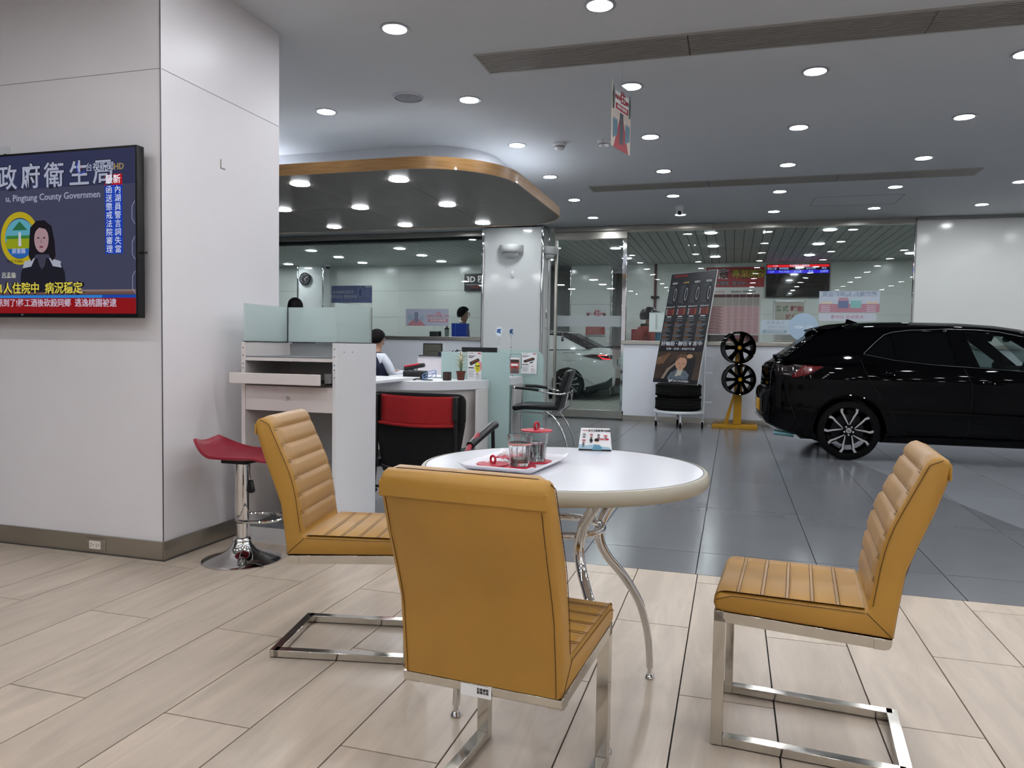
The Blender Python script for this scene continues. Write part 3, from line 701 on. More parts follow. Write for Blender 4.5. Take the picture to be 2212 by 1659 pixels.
G().box(-.07, .07, -.07, .07, .500, .518).obj('seat_plate', blackplastic, bs)
# ================================================================== WALL TELEVISION
TY = 2.965
tv = thing('television', 'large wall-mounted television showing a news broadcast on the pier', 'television', (0, 0, 0))
G().prism(rrect(-4.235, -2.766, 1.214, 2.042, .006), TY, TY+.045, 'y').obj('casing', blackplastic, tv, bevel=.002)
def scr(key, col, k=1.0): return M(key, '#050506', .12, emit=col, est=k, coat=.4)
scn = scr('screen_slate', '#4a4c66', .62)
G().box(-4.222, -2.778, TY-.0015, TY, 1.234, 2.030).obj('screen', scn, tv, smooth=0)
G().box(-3.62, -3.55, TY+.045, 3.06, 1.45, 1.85).box(-3.2, -3.13, TY+.045, 3.06, 1.45, 1.85).obj('wall_bracket', black, tv)
G().box(-2.766, -2.745, TY+.02, TY+.04, 1.527, 1.535).obj('side_knob', black, tv)
sx = lambda a, b, c, d, e, k, col, st=.8, nm='picture_area': G().box(a, b, TY-.0016-e, TY-.0015, c, d).obj(nm, scr('screen_'+k, col, st), tv, smooth=0)
sx(-4.222, -2.778, 1.86, 2.03, .0004, 'top', '#3c4064', .55); sx(-4.222, -2.778, 1.234, 1.311, .0006, 'redbar', '#8c1116', .8)
sx(-4.222, -2.778, 1.311, 1.325, .0006, 'bluebar', '#2f7fd0', .8); sx(-2.98, -2.778, 1.311, 1.325, .0008, 'bluebar2', '#1746a8', .8)
sx(-4.222, -2.778, 1.330, 1.342, .0005, 'brown', '#7a5a52', .6); sx(-4.222, -2.778, 1.342, 1.352, .0005, 'brown2', '#93807e', .6)
sx(-2.958, -2.853, 1.856, 1.909, .0012, 'tag', '#a31420', .9); sx(-2.958, -2.853, 1.525, 1.856, .0010, 'column', '#1d3fb0', .75); sx(-2.907, -2.903, 1.525, 1.856, .0012, 'colgap', '#2f58d0', .8)
def stx(s_, x, z, size, col, k, al='CENTER', e=.004, bold=0, key=None, sp=1.0): return text('screen_lettering', s_, size, scr('screen_t_'+(key or col), col, k), tv, facing(x, TY-e, z), al, bold=bold, depth=.0003, spacing=sp)
for s_, x in zip('縣政府衛生局', (-3.726, -3.573, -3.420, -3.270, -3.112, -2.965)):
    stx(s_, x, 1.912, .135, '#2a2c3c', .6, e=.0030, bold=.035, key='shade'); stx(s_, x, 1.913, .13, '#a9aec4', .75, e=.0042, bold=.012)
stx('u, Pingtung County Governmen', -3.285, 1.815, .047, '#a4a8bf', .75, bold=.006)
stx('台視新聞', -2.985, 1.945, .043, '#1c2440', .7, e=.0046, bold=.05, key='tvs'); stx('台視新聞', -2.985, 1.945, .043, '#b4bcd0', .8, e=.0056); stx('HD', -2.870, 1.942, .042, '#9a8554', .8, e=.005, bold=.02)
G().tube([(-3.100+.026*math.cos(a), TY-.004, 1.952+.032*math.sin(a)) for a in [2.2+3.4*k/14 for k in range(15)]], .003, 5).obj('logo_swirl', scr('screen_logo', '#2c3fae', .8), tv)
G().prism([(-3.106, 1.945), (-3.092, 1.945), (-3.099, 1.962)], TY-.0045, TY-.0035, 'y').obj('logo_dot', scr('screen_logor', '#a81c28', .8), tv)
stx('最新', -2.906, 1.881, .046, '#e8e4ee', .9, e=.0048, bold=.01, key='neww')
for k, c_ in enumerate('函送懲戒法院審理'): stx(c_, -2.931, 1.832-.041*k, .040, '#cfd6ea', .85, key='colt')
for k, c_ in enumerate('內湖員警言詞失當'): stx(c_, -2.879, 1.832-.041*k, .040, '#cfd6ea', .85, key='colt')
# seal behind the presenter
def ring2(r0, r1, cx, cz, e, k, col, st=.8): G().add([(cx+r*math.cos(a), TY-e, cz+1.06*r*math.sin(a)) for r in (r0, r1) for a in [2*PI*q/36 for q in range(36)]], [(q, (q+1) % 36, 36+(q+1) % 36, 36+q) for q in range(36)]).obj('seal_ring', scr('screen_'+k, col, st), tv, smooth=0)
ring2(.098, .126, -3.498, 1.614, .0030, 'gold', '#b3a021', .8)
def sp_(poly, e, k, col, st=.75, nm='picture_shape'): G().prism(poly, TY-e, TY-.0016, 'y').obj(nm, scr('screen_'+k, col, st), tv, smooth=0)
sp_(disc2(-3.498, 1.614, .098, 30), .0024, 'sky', '#5da3b8'); sp_([(-3.58, 1.612), (-3.42, 1.612), (-3.402, 1.59), (-3.405, 1.56), (-3.59, 1.56), (-3.594, 1.59)], .0026, 'lime', '#8f9b1e')
sp_([(-3.548, 1.655), (-3.498, 1.700), (-3.448, 1.655)], .0028, 'hill', '#2d6a45'); sp_([(-3.585, 1.628), (-3.411, 1.628), (-3.408, 1.612), (-3.588, 1.612)], .0028, 'field', '#3d7a3a')
sp_([(-3.59, 1.562), (-3.406, 1.562), (-3.44, 1.525), (-3.498, 1.512), (-3.556, 1.525)], .0028, 'sea', '#2b62ad'); sp_([(-3.508, 1.575), (-3.488, 1.575), (-3.491, 1.645), (-3.505, 1.645)], .0032, 'tower', '#c3c6d2')
stx('屏東縣', -3.505, 1.548, .030, '#c7cbe4', .7, e=.0038, key='seal'); stx('PING TUNG', -3.53, 1.497, .020, '#26221a', .5, e=.0042, key='sealb')
# presenter (a generic figure on the screen)
sp_([(-3.50, 1.34), (-3.20, 1.34), (-3.212, 1.44), (-3.235, 1.485), (-3.30, 1.512), (-3.40, 1.512), (-3.468, 1.485), (-3.49, 1.44)], .0050, 'jacket', '#22222e', .6)
for a in (-1, 1): sp_([(-3.353+a*.045, 1.512), (-3.353+a*.115, 1.495), (-3.353+a*.125, 1.462), (-3.353+a*.07, 1.470)], .0056, 'yoke', '#aeb2c2', .7)
sp_([(-3.385, 1.53), (-3.32, 1.53), (-3.335, 1.475), (-3.353, 1.455), (-3.371, 1.475)], .0058, 'inner', '#46465a', .6)
sp_([(-3.432, 1.60), (-3.425, 1.665), (-3.385, 1.698), (-3.335, 1.70), (-3.292, 1.67), (-3.275, 1.60), (-3.268, 1.52), (-3.285, 1.495), (-3.31, 1.53), (-3.395, 1.53), (-3.42, 1.495), (-3.437, 1.52)], .0062, 'hair', '#1e1a22', .6)
sp_(disc2(-3.353, 1.605, .046, 24, .066), .0068, 'face', '#a98a92', .75)
sp_([(-3.400, 1.63), (-3.395, 1.675), (-3.36, 1.685), (-3.31, 1.67), (-3.306, 1.63), (-3.325, 1.655), (-3.365, 1.664), (-3.385, 1.65)], .0072, 'fringe', '#1e1a22', .6)
for a in (-.019, .019): sp_(disc2(-3.353+a, 1.612, .007, 10, .004), .0074, 'eye', '#33252c', .6)
sp_([(-3.357, 1.606), (-3.349, 1.606), (-3.347, 1.586), (-3.359, 1.586)], .0073, 'nose', '#9a7b84', .7); sp_(disc2(-3.353, 1.567, .013, 12, .005), .0075, 'mouth', '#7a3f4c', .7)
stx('呂孟倫', -3.574, 1.4255, .032, '#cdd0c0', .75); stx('1人住院中  病況穩定', -3.365, 1.356, .062, '#15151c', .6, e=.0076, bold=.06, key='caps'); stx('1人住院中  病況穩定', -3.365, 1.357, .060, '#d8c94a', .85, e=.0088, bold=.012)
stx('訊到了!移工酒後砍殺同鄉  逃逸桃園被逮', -3.275, 1.284, .043, '#c7bcd0', .8, bold=.008)
stx('JVC', -3.49, 1.2265, .010, '#8f8f92', .6, e=.001)
hexm = scr('screen_hex', '#8d92b4', .7)
for zc in (1.72, 1.55, 1.385): G().tube([(-2.779, TY-.003, zc+.055), (-2.796, TY-.003, zc+.03), (-2.796, TY-.003, zc-.03), (-2.779, TY-.003, zc-.055)], .0018, 4).obj('screen_hexagon', hexm, tv)
sw = thing('wall_switch', 'small wall switch plate above the television at the left edge', 'switch', (-3.69, 3.06, 2.06))
G().prism(rrect(-.035, .035, -.05, .05, .006), -.008, 0, 'y').obj('plate', white, sw); G().prism(disc2(0, 0, .012, 12), -.012, -.008, 'y').obj('button', blackplastic, sw)
# ================================================================== SERVICE COUNTER
frost = glassmat('frosted_glass', '#eef6f4', .8, .60, '#dfeae9')
frost2 = glassmat('frosted_green_glass', '#e6f2f0', .6, .80, '#cfe1df')
offw = M('ivory_laminate', '#d9d2cf', .35, nscale=2, namt=.025)
inner = M('grey_laminate', '#a9abac', .45, nscale=2, namt=.04)
cab = thing('counter_cabinet', 'white counter cabinet with pulled-out tray and drawer behind the yellow chair', 'cabinet')
X0, X1, Y0, Y1 = -2.571, -1.989, 3.49, 3.945
G().box(X0, X0+.024, Y0, Y1, 0, 1.108).obj('side_panel', offw, cab, bevel=.0015)
G().box(X1-.024, X1, Y0, Y1, 0, 1.108).obj('side_panel', white, cab, bevel=.0015)
G().box(X0+.024, X1-.024, Y1-.02, Y1, .09, 1.105).obj('back_panel', inner, cab)
G().box(X0+.024, X1-.024, Y0+.004, Y1-.02, 1.006, 1.024).obj('shelf', offw, cab, bevel=.001)
G().box(X0+.024, X1-.03, Y0+.006, Y1-.03, 1.0245, 1.031).obj('shelf_mat', M('grey_mat', '#77777c', .5), cab)
G().box(X0+.024, X1-.024, Y0+.004, Y0+.022, .737, .872).obj('drawer', offw, cab, bevel=.0015)
dr = cab.children[-1]
kn = G().lathe([(.0005, 0), (.010, 0), (.011, .004), (.008, .014), (.0005, .015)], 16, (-2.285, Y0+.004, .808), Matrix.Rotation(PI/2, 3, 'X'), cap=False).obj('lock_knob', chrome, dr)
pt = G().box(X0-.022, X1-.058, Y0-.075, Y0-.055, .884, .942).obj('pull_out_tray', offw, cab, bevel=.003)
G().box(X0+.03, X1-.05, Y0-.055, Y1-.12, .884, .892).obj('tray_board', M('dark_tray', '#2a2b2e', .5), pt)
G().box(X1-.052, X1-.026, Y0-.03, Y0+.2, .895, .945).obj('tray_runner', M('runner_steel', '#8a8a8a', .4, .8), pt)
G().box(X0+.024, X1-.024, Y0+.04, Y0+.056, 0, .085).obj('plinth', M('scuffed_white', '#c9c8c8', .5, nscale=8, namt=.06), cab)
G().box(X0+.024, X1-.024, Y0+.04, Y1-.02, .085, .10).obj('floor_board', M('grey_board', '#76797d', .5), cab)
G().box(-2.36, -2.03, Y1-.26, Y1-.05, .10, .34).obj('computer_case', M('dark_case', '#3b3c40', .5), cab, bevel=.004)
for x, z in ((-2.50, .40), (-2.40, .43)): G().box(x-.035, x+.035, Y1-.032, Y1-.02, z-.05, z+.05).obj('socket_plate', white, cab, bevel=.003)
hl = G()
for x in (X0+.012, X1-.012):
    for z in (1.075, 1.035, .99, .965, .925): hl.prism(disc2(x, z, .0032, 8), Y0-.0012, Y0+.0005, 'y')
for y_ in (3.57, 3.66): hl.prism(disc2(y_, 1.06, .003, 8), X1-.0005, X1+.0012, 'x')
hl.obj('screw_holes', ink, cab)
for nm, b in (('left glass', (X0+.014, X0+.026, Y0+.002, Y1-.055, 1.109, 1.316)), ('back glass', (X0+.03, X1-.018, Y1-.052, Y1-.040, 1.109, 1.316)), ('right glass', (X1-.014, X1-.002, Y0+.002, Y1-.055, 1.109, 1.318))):
    G().box(*b).obj('glass_screen', frost, cab, bevel=.001)
G().box(X0+.012, X0+.028, Y0, Y1-.05, 1.108, 1.112).box(X0+.03, X1-.018, Y1-.054, Y1-.038, 1.108, 1.112).box(X1-.016, X1, Y0, Y1-.05, 1.108, 1.112).box(X0+.016, X0+.026, Y1-.054, Y1-.046, 1.11, 1.316).box(X1-.014, X1-.004, Y1-.054, Y1-.046, 1.11, 1.316).obj('black_sealant', black, cab)
# ---- first service desk with lift-up board
d1 = thing('service_desk', 'white service desk with curved front edge behind the red folding chair', 'desk')
front = [tuple(p)[:2] for p in curve([(-4.35, 6.55, 0), (-3.4, 6.52, 0), (-2.85, 6.62, 0), (-2.55, 6.95, 0), (-2.41, 7.30, 0)], 6)]
poly = front+[(-2.41, 7.34), (-4.35, 7.34)]
G().prism(poly, .672, .76).obj('desktop', white, d1, bevel=.003)
G().prism([(x+.10 if False else x-.02, y+.10) for x, y in front]+[(-2.42, 7.33), (-2.46, 7.33)]+[(x-.06, y+.14) for x, y in front[::-1]], .08, .672).obj('curved_apron', offw, d1)
G().box(-2.44, -2.415, 7.0, 7.335, 0, .672).obj('end_panel', offw, d1, bevel=.002)
G().box(-3.5, -3.47, 6.75, 7.33, 0, .672).obj('inner_panel', inner, d1)
lb = thing('counter_board', 'loose white board with chipped edge lying across the desk front', 'board')
G().prism([(-3.62, 6.02), (-3.00, 5.93), (-3.03, 6.98), (-3.62, 6.98)], .7615, .786).obj('board', white, lb, bevel=.002)
p1 = G().prism([(-2.95, .0), (-2.195, .0), (-2.195, .96)]+[(-2.195-.085+.085*math.cos(a), .96+.085*math.sin(a)) for a in [PI/2*k/8 for k in range(1, 9)]]+[(-2.95, 1.045)], 7.352, 7.364, 'y').obj('glass_partition', frost2, bevel=.001)
tag(p1, 'frosted glass partition with rounded corner at the end of the near desk', 'partition', 'frosted desk partitions')
# ---- second desk row
d2 = thing('service_desk', 'white service desk between the two frosted partitions', 'desk')
G().prism([(-3.75, 7.75), (-3.0, 7.75), (-2.48, 7.95), (-2.40, 8.2), (-2.385, 8.57), (-3.75, 8.57)], .672, .76).obj('desktop', white, d2, bevel=.003)
G().box(-2.42, -2.40, 8.2, 8.57, 0, .672).obj('end_panel', offw, d2); G().box(-3.75, -2.6, 8.5, 8.55, .0, .672).obj('modesty_panel', offw, d2)
p2_ = G().prism([(-3.0, .0), (-2.15, .0), (-2.15, .97)]+[(-2.15-.10+.10*math.cos(a), .97+.10*math.sin(a)) for a in [PI/2*k/8 for k in range(1, 9)]]+[(-3.0, 1.07)], 8.595, 8.607, 'y').obj('glass_partition', frost2, bevel=.001)
tag(p2_, 'frosted glass partition with rounded corner beside the black armchair', 'partition', 'frosted desk partitions')
# ---- staff table behind with monitor
d3 = thing('staff_table', 'long white staff table below the office window behind the service desks', 'desk')
G().box(-7.2, -3.3, 9.55, 10.2, .70, .74).obj('tabletop', white, d3, bevel=.003)
for x in (-7.15, -5.2, -3.35): G().box(x-.02, x+.02, 9.6, 10.15, 0, .70).obj('leg_panel', offw, d3)
def monitor(name, label, x, y, z, w, h, rz, scrcol=None, back=False):
    t = thing(name, label, 'monitor', (x, y, z), rz)
    G().prism(rrect(-w/2, w/2, .10, .10+h, .008), -.018, .018, 'y').obj('casing', blackplastic, t, bevel=.003)
    G().box(-.11, .11, -.08, .08, 0, .012).obj('stand_base', blackplastic, t, bevel=.003); G().box(-.03, .03, .0, .03, .012, .2).obj('stand_neck', blackplastic, t)
    if scrcol:
        s_ = G().box(-w/2+.012, w/2-.012, -.0195, -.018, .112, .10+h-.014).obj('screen', M('screen_doc', '#080808', .2, emit=scrcol, est=.45), t, smooth=0)
        G().box(-w*.3, w*.3, -.021, -.0195, .10+h*.35, .10+h*.37).box(-w*.3, w*.3, -.021, -.0195, .10+h*.62, .10+h*.64).box(-w*.3, -w*.29, -.021, -.0195, .10+h*.35, .10+h*.64).box(w*.29, w*.3, -.021, -.0195, .10+h*.35, .10+h*.64).obj('document_lines', M('screen_line', '#222222', .4), s_)
    return t
monitor('computer_monitor', 'black computer monitor showing a document, facing the viewer on the staff table', -4.04, 9.75, .74, .275, .30, math.radians(6), '#5a5a52')
bs_ = monitor('computer_monitor', 'wide black monitor seen edge-on above the near frosted partition', -2.74, 7.98, .76, .41, .235, PI+.05)
# office chair backs
def office_chair(x, y, rz, label, w=.40, top=.98):
    t = thing('office_chair', label, 'chair', (x, y, 0), rz, 'black office chairs')
    G().grid(lambda u, v: ((u-.5)*w*(1-.1*(v-.5)**2), -.20-.03*math.sin(PI*u)+.03*v, .56+(top-.56)*v), 10, 10).obj('backrest', M('black_mesh_fabric', '#101015', .6, bump=.1), t, solid=.05, bevel=.012)
    G().box(-.22, .22, -.18, .26, .44, .51).obj('seat', M('black_mesh_fabric', '#101015', .6), t, bevel=.03)
    G().lathe([(.0005, .06), (.03, .06), (.03, .44), (.0005, .44)], 12, cap=False).obj('gas_column', blackplastic, t)
    for k in range(5):
        a = 2*PI*k/5; lg = G().tube([(0, 0, .10), (.27*math.cos(a), .27*math.sin(a), .06)], .018, 8).obj('base_spoke', blackplastic, t)
        G().ell((.27*math.cos(a), .27*math.sin(a), .030), .03, .02, .03, 10, 6).obj('caster', black, lg)
    G().tube([(0, -.05, .44), (0, -.24, .47), (0, -.23, .64)], .02, 8).obj('back_bracket', blackplastic, t)
    return t
office_chair(-3.62, 8.98, 0, 'black office chair with wide backrest behind the service desk', .44, .985)
# jacket hung on it
G().grid(lambda u, v: (-3.62+(u-.5)*.40, 8.715-.03*math.sin(PI*u)-.012*math.sin(u*14), .56+.27*v+.02*math.sin(u*9)), 16, 8).obj('hung_jacket', M('navy_cloth', '#10142e', .8, nscale=20, namt=.15), solid=.012)
tag(bpy.data.objects['hung_jacket'], 'navy jacket hanging over the back of the wide office chair', 'jacket')
# desk clutter
rd = thing('card_reader', 'black and red card payment reader on the desk', 'card reader', (-3.14, 7.12, .76), .2)
G().box(-.12, .12, -.07, .07, 0, .085).obj('dock', blackplastic, rd, bevel=.015)
rh = G().box(-.11, .10, -.05, .05, .0, .045, Matrix.Translation((0, -.01, .105)) @ Matrix.Rotation(-.18, 4, 'Y')).obj('handset', blackplastic, rd, bevel=.014)
G().box(-.10, .055, -.054, .054, .032, .050, Matrix.Translation((0, -.01, .105)) @ Matrix.Rotation(-.18, 4, 'Y')).obj('red_cover', red, rh, bevel=.006)
cb_ = G()
for k in range(3):
    cb_.tube([tuple(p) for p in curve([(-2.98+.02*k, 6.90, .766), (-2.93, 6.86-.02*k, .775+.02*k), (-2.88+.02*k, 6.92, .80+.03*k), (-2.85, 6.96, .85-.03*k)], 6)], .004, 6)
cb_.obj('blue_cable', M('blue_cable', '#6f93c4', .5)); tag(bpy.data.objects['blue_cable'], 'tangled pale blue cable on the desk beside the plant', 'cable')
hb = G()
for k in range(3): hb.tube([tuple(p) for p in curve([(-2.98, 6.70+.02*k, .768), (-2.94, 6.69+.02*k, .78), (-2.88, 6.71, .772), (-2.80, 6.72+.02*k, .77)], 6)], .006, 6)
hb.obj('black_cable', blackplastic); tag(bpy.data.objects['black_cable'], 'bundle of black cables lying along the desk edge', 'cable')
kb = thing('desk_caddy', 'brown pen box on the desk beside the potted plant', 'box', (-2.735, 6.98, .76))
G().box(-.03, .03, -.04, .04, 0, .005).box(-.03, -.026, -.04, .04, 0, .085).box(.026, .03, -.04, .04, 0, .085).box(-.03, .03, -.04, -.036, 0, .085).box(-.03, .03, .036, .04, 0, .085).obj('box_walls', M('brown_box', '#3a2a24', .6), kb)
bd = thing('desk_screen', 'low white screen with grey cap behind the card reader', 'partition', (-3.46, 8.30, .76))
G().box(-.17, .17, -.01, .01, 0, .20).obj('panel', M('pinkish_white', '#d3cdd2', .4), bd); G().box(-.175, .175, -.014, .014, .20, .215).obj('cap_rail', M('cap_grey', '#9a9ba0', .4), bd)
hd_ = thing('glossy_shade', 'dark glossy tilted lamp shade on the staff side of the desk', 'lamp', (-3.13, 8.40, .76))
G().lathe([(.02, .23), (.07, .21), (.11, .15), (.135, .06), (.14, .02), (.13, .02), (.10, .14), (.06, .20), (.015, .22)], 24, (0.04, 0, .10), Matrix.Rotation(-.7, 3, 'Y'), cap=False).obj('shade', M('smoked_gloss', '#2a2a2c', .08, coat=1), hd_)
G().lathe([(.0005, 0), (.08, 0), (.08, .015), (.012, .02), (.012, .16), (.0005, .16)], 20, cap=False).obj('foot', blackplastic, hd_)
nb = thing('document_box', 'dark navy file box beside the glossy shade', 'box', (-3.36, 8.45, .9775)); G().box(-.07, .10, -.005, .03, 0, .055).obj('box_body', M('navy_box', '#171a33', .5), nb, bevel=.003)
# potted plant
pl = thing('potted_plant', 'small potted plant with cream and green variegated leaves on the desk', 'plant', (-2.645, 7.13, .76))
G().lathe([(.0005, 0), (.035, 0), (.045, .075), (.050, .078), (.050, .092), (.044, .092), (.042, .08), (.0005, .078)], 24, cap=False).obj('pot', M('terracotta_brown', '#5d2b20', .6, nscale=12), pl)
G().lathe([(.0005, .079), (.042, .080)], 20, cap=False).obj('soil', M('soil', '#241a14', .9), pl)
for k in range(3): G().tube([(.006*(k-1), .004*k, .08), (.014*(k-1), 0, .19+.01*k)], .004, 6).obj('stem', M('stem_green', '#5a6a3a', .6), pl)
lm = [M('leaf_cream', '#c9b98c', .5, nscale=30, namt=.2), M('leaf_green', '#8a8f56', .5, nscale=30, namt=.25), M('leaf_rose', '#c69a7a', .5, nscale=30, namt=.2)]
for k in range(40):
    h = .10+.15*random.random()**.7; a = random.random()*2*PI; L = .05+.03*random.random(); upb = .4+.7*random.random()
    if h > .2: upb = 1.1
    d = Vector((math.cos(a), math.sin(a), 0)); s_ = Vector((-math.sin(a), math.cos(a), 0)); b0 = Vector((0, 0, h))+d*.006
    pts = [b0, b0+d*L*.4+s_*.008+Vector((0, 0, L*.45*upb)), b0+d*L+Vector((0, 0, L*.55*upb)), b0+d*L*.4-s_*.008+Vector((0, 0, L*.45*upb)), b0+d*L*.42+Vector((0, 0, L*.40*upb))]
    G().add(pts, [(0, 1, 4), (1, 2, 4), (2, 3, 4), (3, 0, 4)]).obj('leaf', lm[k % 3], pl, smooth=60)
# printed signs
def product_sign(name, label, x, y, z, w, h, hot, rz=0):
    t = thing(name, label, 'sign', (x, y, z), rz)
    G().box(-w/2, w/2, 0, .004, 0, h).obj('board', paper, t)
    m = lambda u, v: facing(u*w, -.0008, v*h)
    text('lettering', 'TOYOTA', w*.08, ink, t, m(-.25, .95), 'CENTER'); G().prism(rrect(.24*w, .46*w, .93*h, .965*h, .002), -.0008, 0, 'y').obj('red_badge', red, t)
    for v in (.85, .80): G().box(-.44*w, (.02 if v > .82 else -.12)*w, -.0008, 0, (v-.012)*h, (v+.012)*h).obj('title_bar', ink, t)
    G().prism([(-.36*w, .58*h), (-.26*w, .52*h), (.34*w, .66*h), (.38*w, .72*h), (.26*w, .78*h), (-.34*w, .64*h)], -.001, 0, 'y').obj('product_picture', M('charcoal_print', '#2e2e30', .5), t)
    G().prism([(-.2*w, .60*h), (.25*w, .70*h), (.22*w, .74*h), (-.2*w, .64*h)], -.0016, 0, 'y').obj('product_face', M('orange_print', '#8f4a2c', .5), t)
    G().prism([(.02*w, .5*h), (.16*w, .51*h), (.30*w, .57*h), (.25*w, .585*h), (.06*w, .545*h)], -.001, 0, 'y').obj('product_plug', ink, t)
    G().prism([(-.44*w, .425*h), (0, .425*h), (-.06*w, .46*h), (-.44*w, .46*h)], -.0008, 0, 'y').obj('title_bar', ink, t)
    tx = G()
    for k in range(7): tx.box(-.44*w, (.0-.05*(k % 3))*w, -.0007, 0, (.33-.035*k)*h, (.34-.035*k)*h)
    for k in range(6): tx.box(.12*w, (.42-.04*(k % 2))*w, -.0007, 0, (.20-.03*k)*h, (.207-.03*k)*h)
    tx.obj('small_print', M('grey_print', '#8c8c90', .6), t)
    for v in (.36, .22): G().box(.14*w, .30*w, -.0008, 0, v*h, (v+.02)*h).obj('red_heading', red, t)
    if hot:
        st_ = [(.05*w+(.17+.03*(k % 2))*w*math.cos(2*PI*k/24), .36*h+(.17+.02*(k % 2))*h*math.sin(2*PI*k/24)) for k in range(24)]
        for col, off, dx_ in (('#e8919c', -.0012, .30), ('#e7e03a', -.0022, .18)): G().prism([(p[0]+dx_*w, p[1]+(.14 if dx_ > .2 else .10)*h) for p in st_], off, 0, 'y').obj('burst_sticker', M('burst_'+col[1:], col, .6), t)
        text('lettering', '特價', w*.16, ink, t, facing(.23*w, -.003, .50*h)); text('lettering', '中', w*.16, ink, t, facing(.23*w, -.003, .40*h))
    return t
product_sign('product_sign', 'white product sign with a yellow price burst beside the plant', -2.50, 7.13, .76, .145, .29, True)
ps = product_sign('product_poster', 'white product poster on the far frosted partition', -2.322, 8.58, .79, .19, .25, False)
br = thing('brochure_rack', 'clear brochure rack with red road leaflets on the second desk', 'brochure rack', (-2.436, 8.40, .76))
G().box(-.064, .064, 0, .004, .035, .24).box(-.064, .064, -.04, -.036, .035, .10).box(-.064, .064, -.04, .004, .03, .035).obj('rack_body', M('clear_acrylic', '#ffffff', .05, trans=.9, alpha=.6), br)
for k in range(3): 
    lf = G().box(-.055, .050, -.030+.009*k, -.026+.009*k, .036, .20+.01*k).obj('leaflet', paper if k else M('leaflet_red', '#a83a34', .5), br)
G().box(-.052, .047, -.0308, -.030, .165, .198).obj('leaflet_title', M('leaflet_dark', '#3a302e', .5), br)
G().prism([(-.04, .04), (.036, .04), (.01, .12), (-.012, .12)], -.0312, -.030, 'y').obj('leaflet_road', M('leaflet_road', '#7d2a26', .5), br); G().box(-.045, .04, -.0312, -.030, .125, .15).obj('leaflet_band', paper, br)
G().tube([(-.07, .006, .262), (.07, .006, .262), (.07, .006, .10), (-.07, .006, .10)], .003, 6, closed=True).obj('wire_frame', black, br)
# award stands on thin rods
for k, (x, zt, rx, lab) in enumerate(((-2.673, 1.285, .042, 'round blue award disc on a thin clear rod, facing the viewer'), (-2.525, 1.281, .018, 'round blue award disc on a thin clear rod, seen edge-on'))):
    t = thing('award_stand', lab, 'award', (x, 8.50, .76), 0 if k == 0 else 1.1, 'award discs on the second desk')
    G().lathe([(.0005, 0), (.035, 0), (.035, .012), (.0005, .014)], 18, cap=False).obj('base', chrome, t); G().tube([(0, 0, .012), (0, 0, zt-.76-.055)], .0028, 6).obj('rod', M('clear_rod', '#e8eef0', .05, trans=.6), t)
    G().ell((0, 0, .34), .008, .008, .010, 8, 6).obj('bead', chrome, t)
    G().prism(disc2(0, zt-.76, .042, 24, .058), -.003, .003, 'y').obj('disc', M('pale_disc', '#c8d2da', .2), t)
    G().prism([(-.026, zt-.76+.03), (.028, zt-.76+.036), (.012, zt-.76), (.034, zt-.76-.022), (-.03, zt-.76-.012)], -.0042, .0042, 'y').obj('emblem', M('award_blue', '#33548a', .3), t)
# ================================================================== FOLDING ARM CHAIR (red and black)
fc = thing('folding_armchair', 'black folding armchair with red headrest panel seen from behind', 'chair', (-1.93, 4.42, 0), math.radians(-4))
fab = M('black_canvas', '#0d0d10', .8, nscale=40, namt=.2, bump=.2, bscale=500); redc = M('red_canvas', '#9c1418', .75, nscale=25, namt=.08, bump=.15, bscale=400)
rtube = M('red_enamel', '#a03040', .35)
def sheet(name, x0, x1, z0, z1, y, mat, sag=.02, n=12, th=.01): return G().grid(lambda u, v: (x0+(x1-x0)*u, y+sag*math.sin(PI*u)*math.sin(PI*min(1, v+.15))+.10*(.0)*v, z0+(z1-z0)*v-.006*math.sin(PI*u)*(1 if v > .5 else 0)), n, n).obj(name, mat, fc, solid=th)
G().prism(rrect(-.335, .335, .585, .80, .05), -.012, .012, 'y').obj('top_sleeve', fab, fc, bevel=.006)
G().grid(lambda u, v: (-.255+.52*u, -.022-.004*math.sin(PI*v)-.012*max(0, .25-v), .60+.185*v-.008*math.sin(PI*u)), 14, 10).obj('red_panel', redc, fc, solid=.006)
G().tube([(-.29+.58*u, -.026-.006*math.sin(PI*u), .602-.014*math.sin(PI*u)) for u in [k/12 for k in range(13)]], .011, 8).obj('red_hem', redc, fc)
G().grid(lambda u, v: ((-.325+.06*(1-v)+(.65-.12*(1-v))*u), .02+.05*math.sin(PI*u)*(1-v), .28+.33*v), 14, 12).obj('back_canvas', fab, fc, solid=.008)
G().grid(lambda u, v: (-.27+.54*u, .06+.42*v, .335+.05*v-.04*math.sin(PI*u)), 12, 12).obj('seat_canvas', fab, fc, solid=.008)
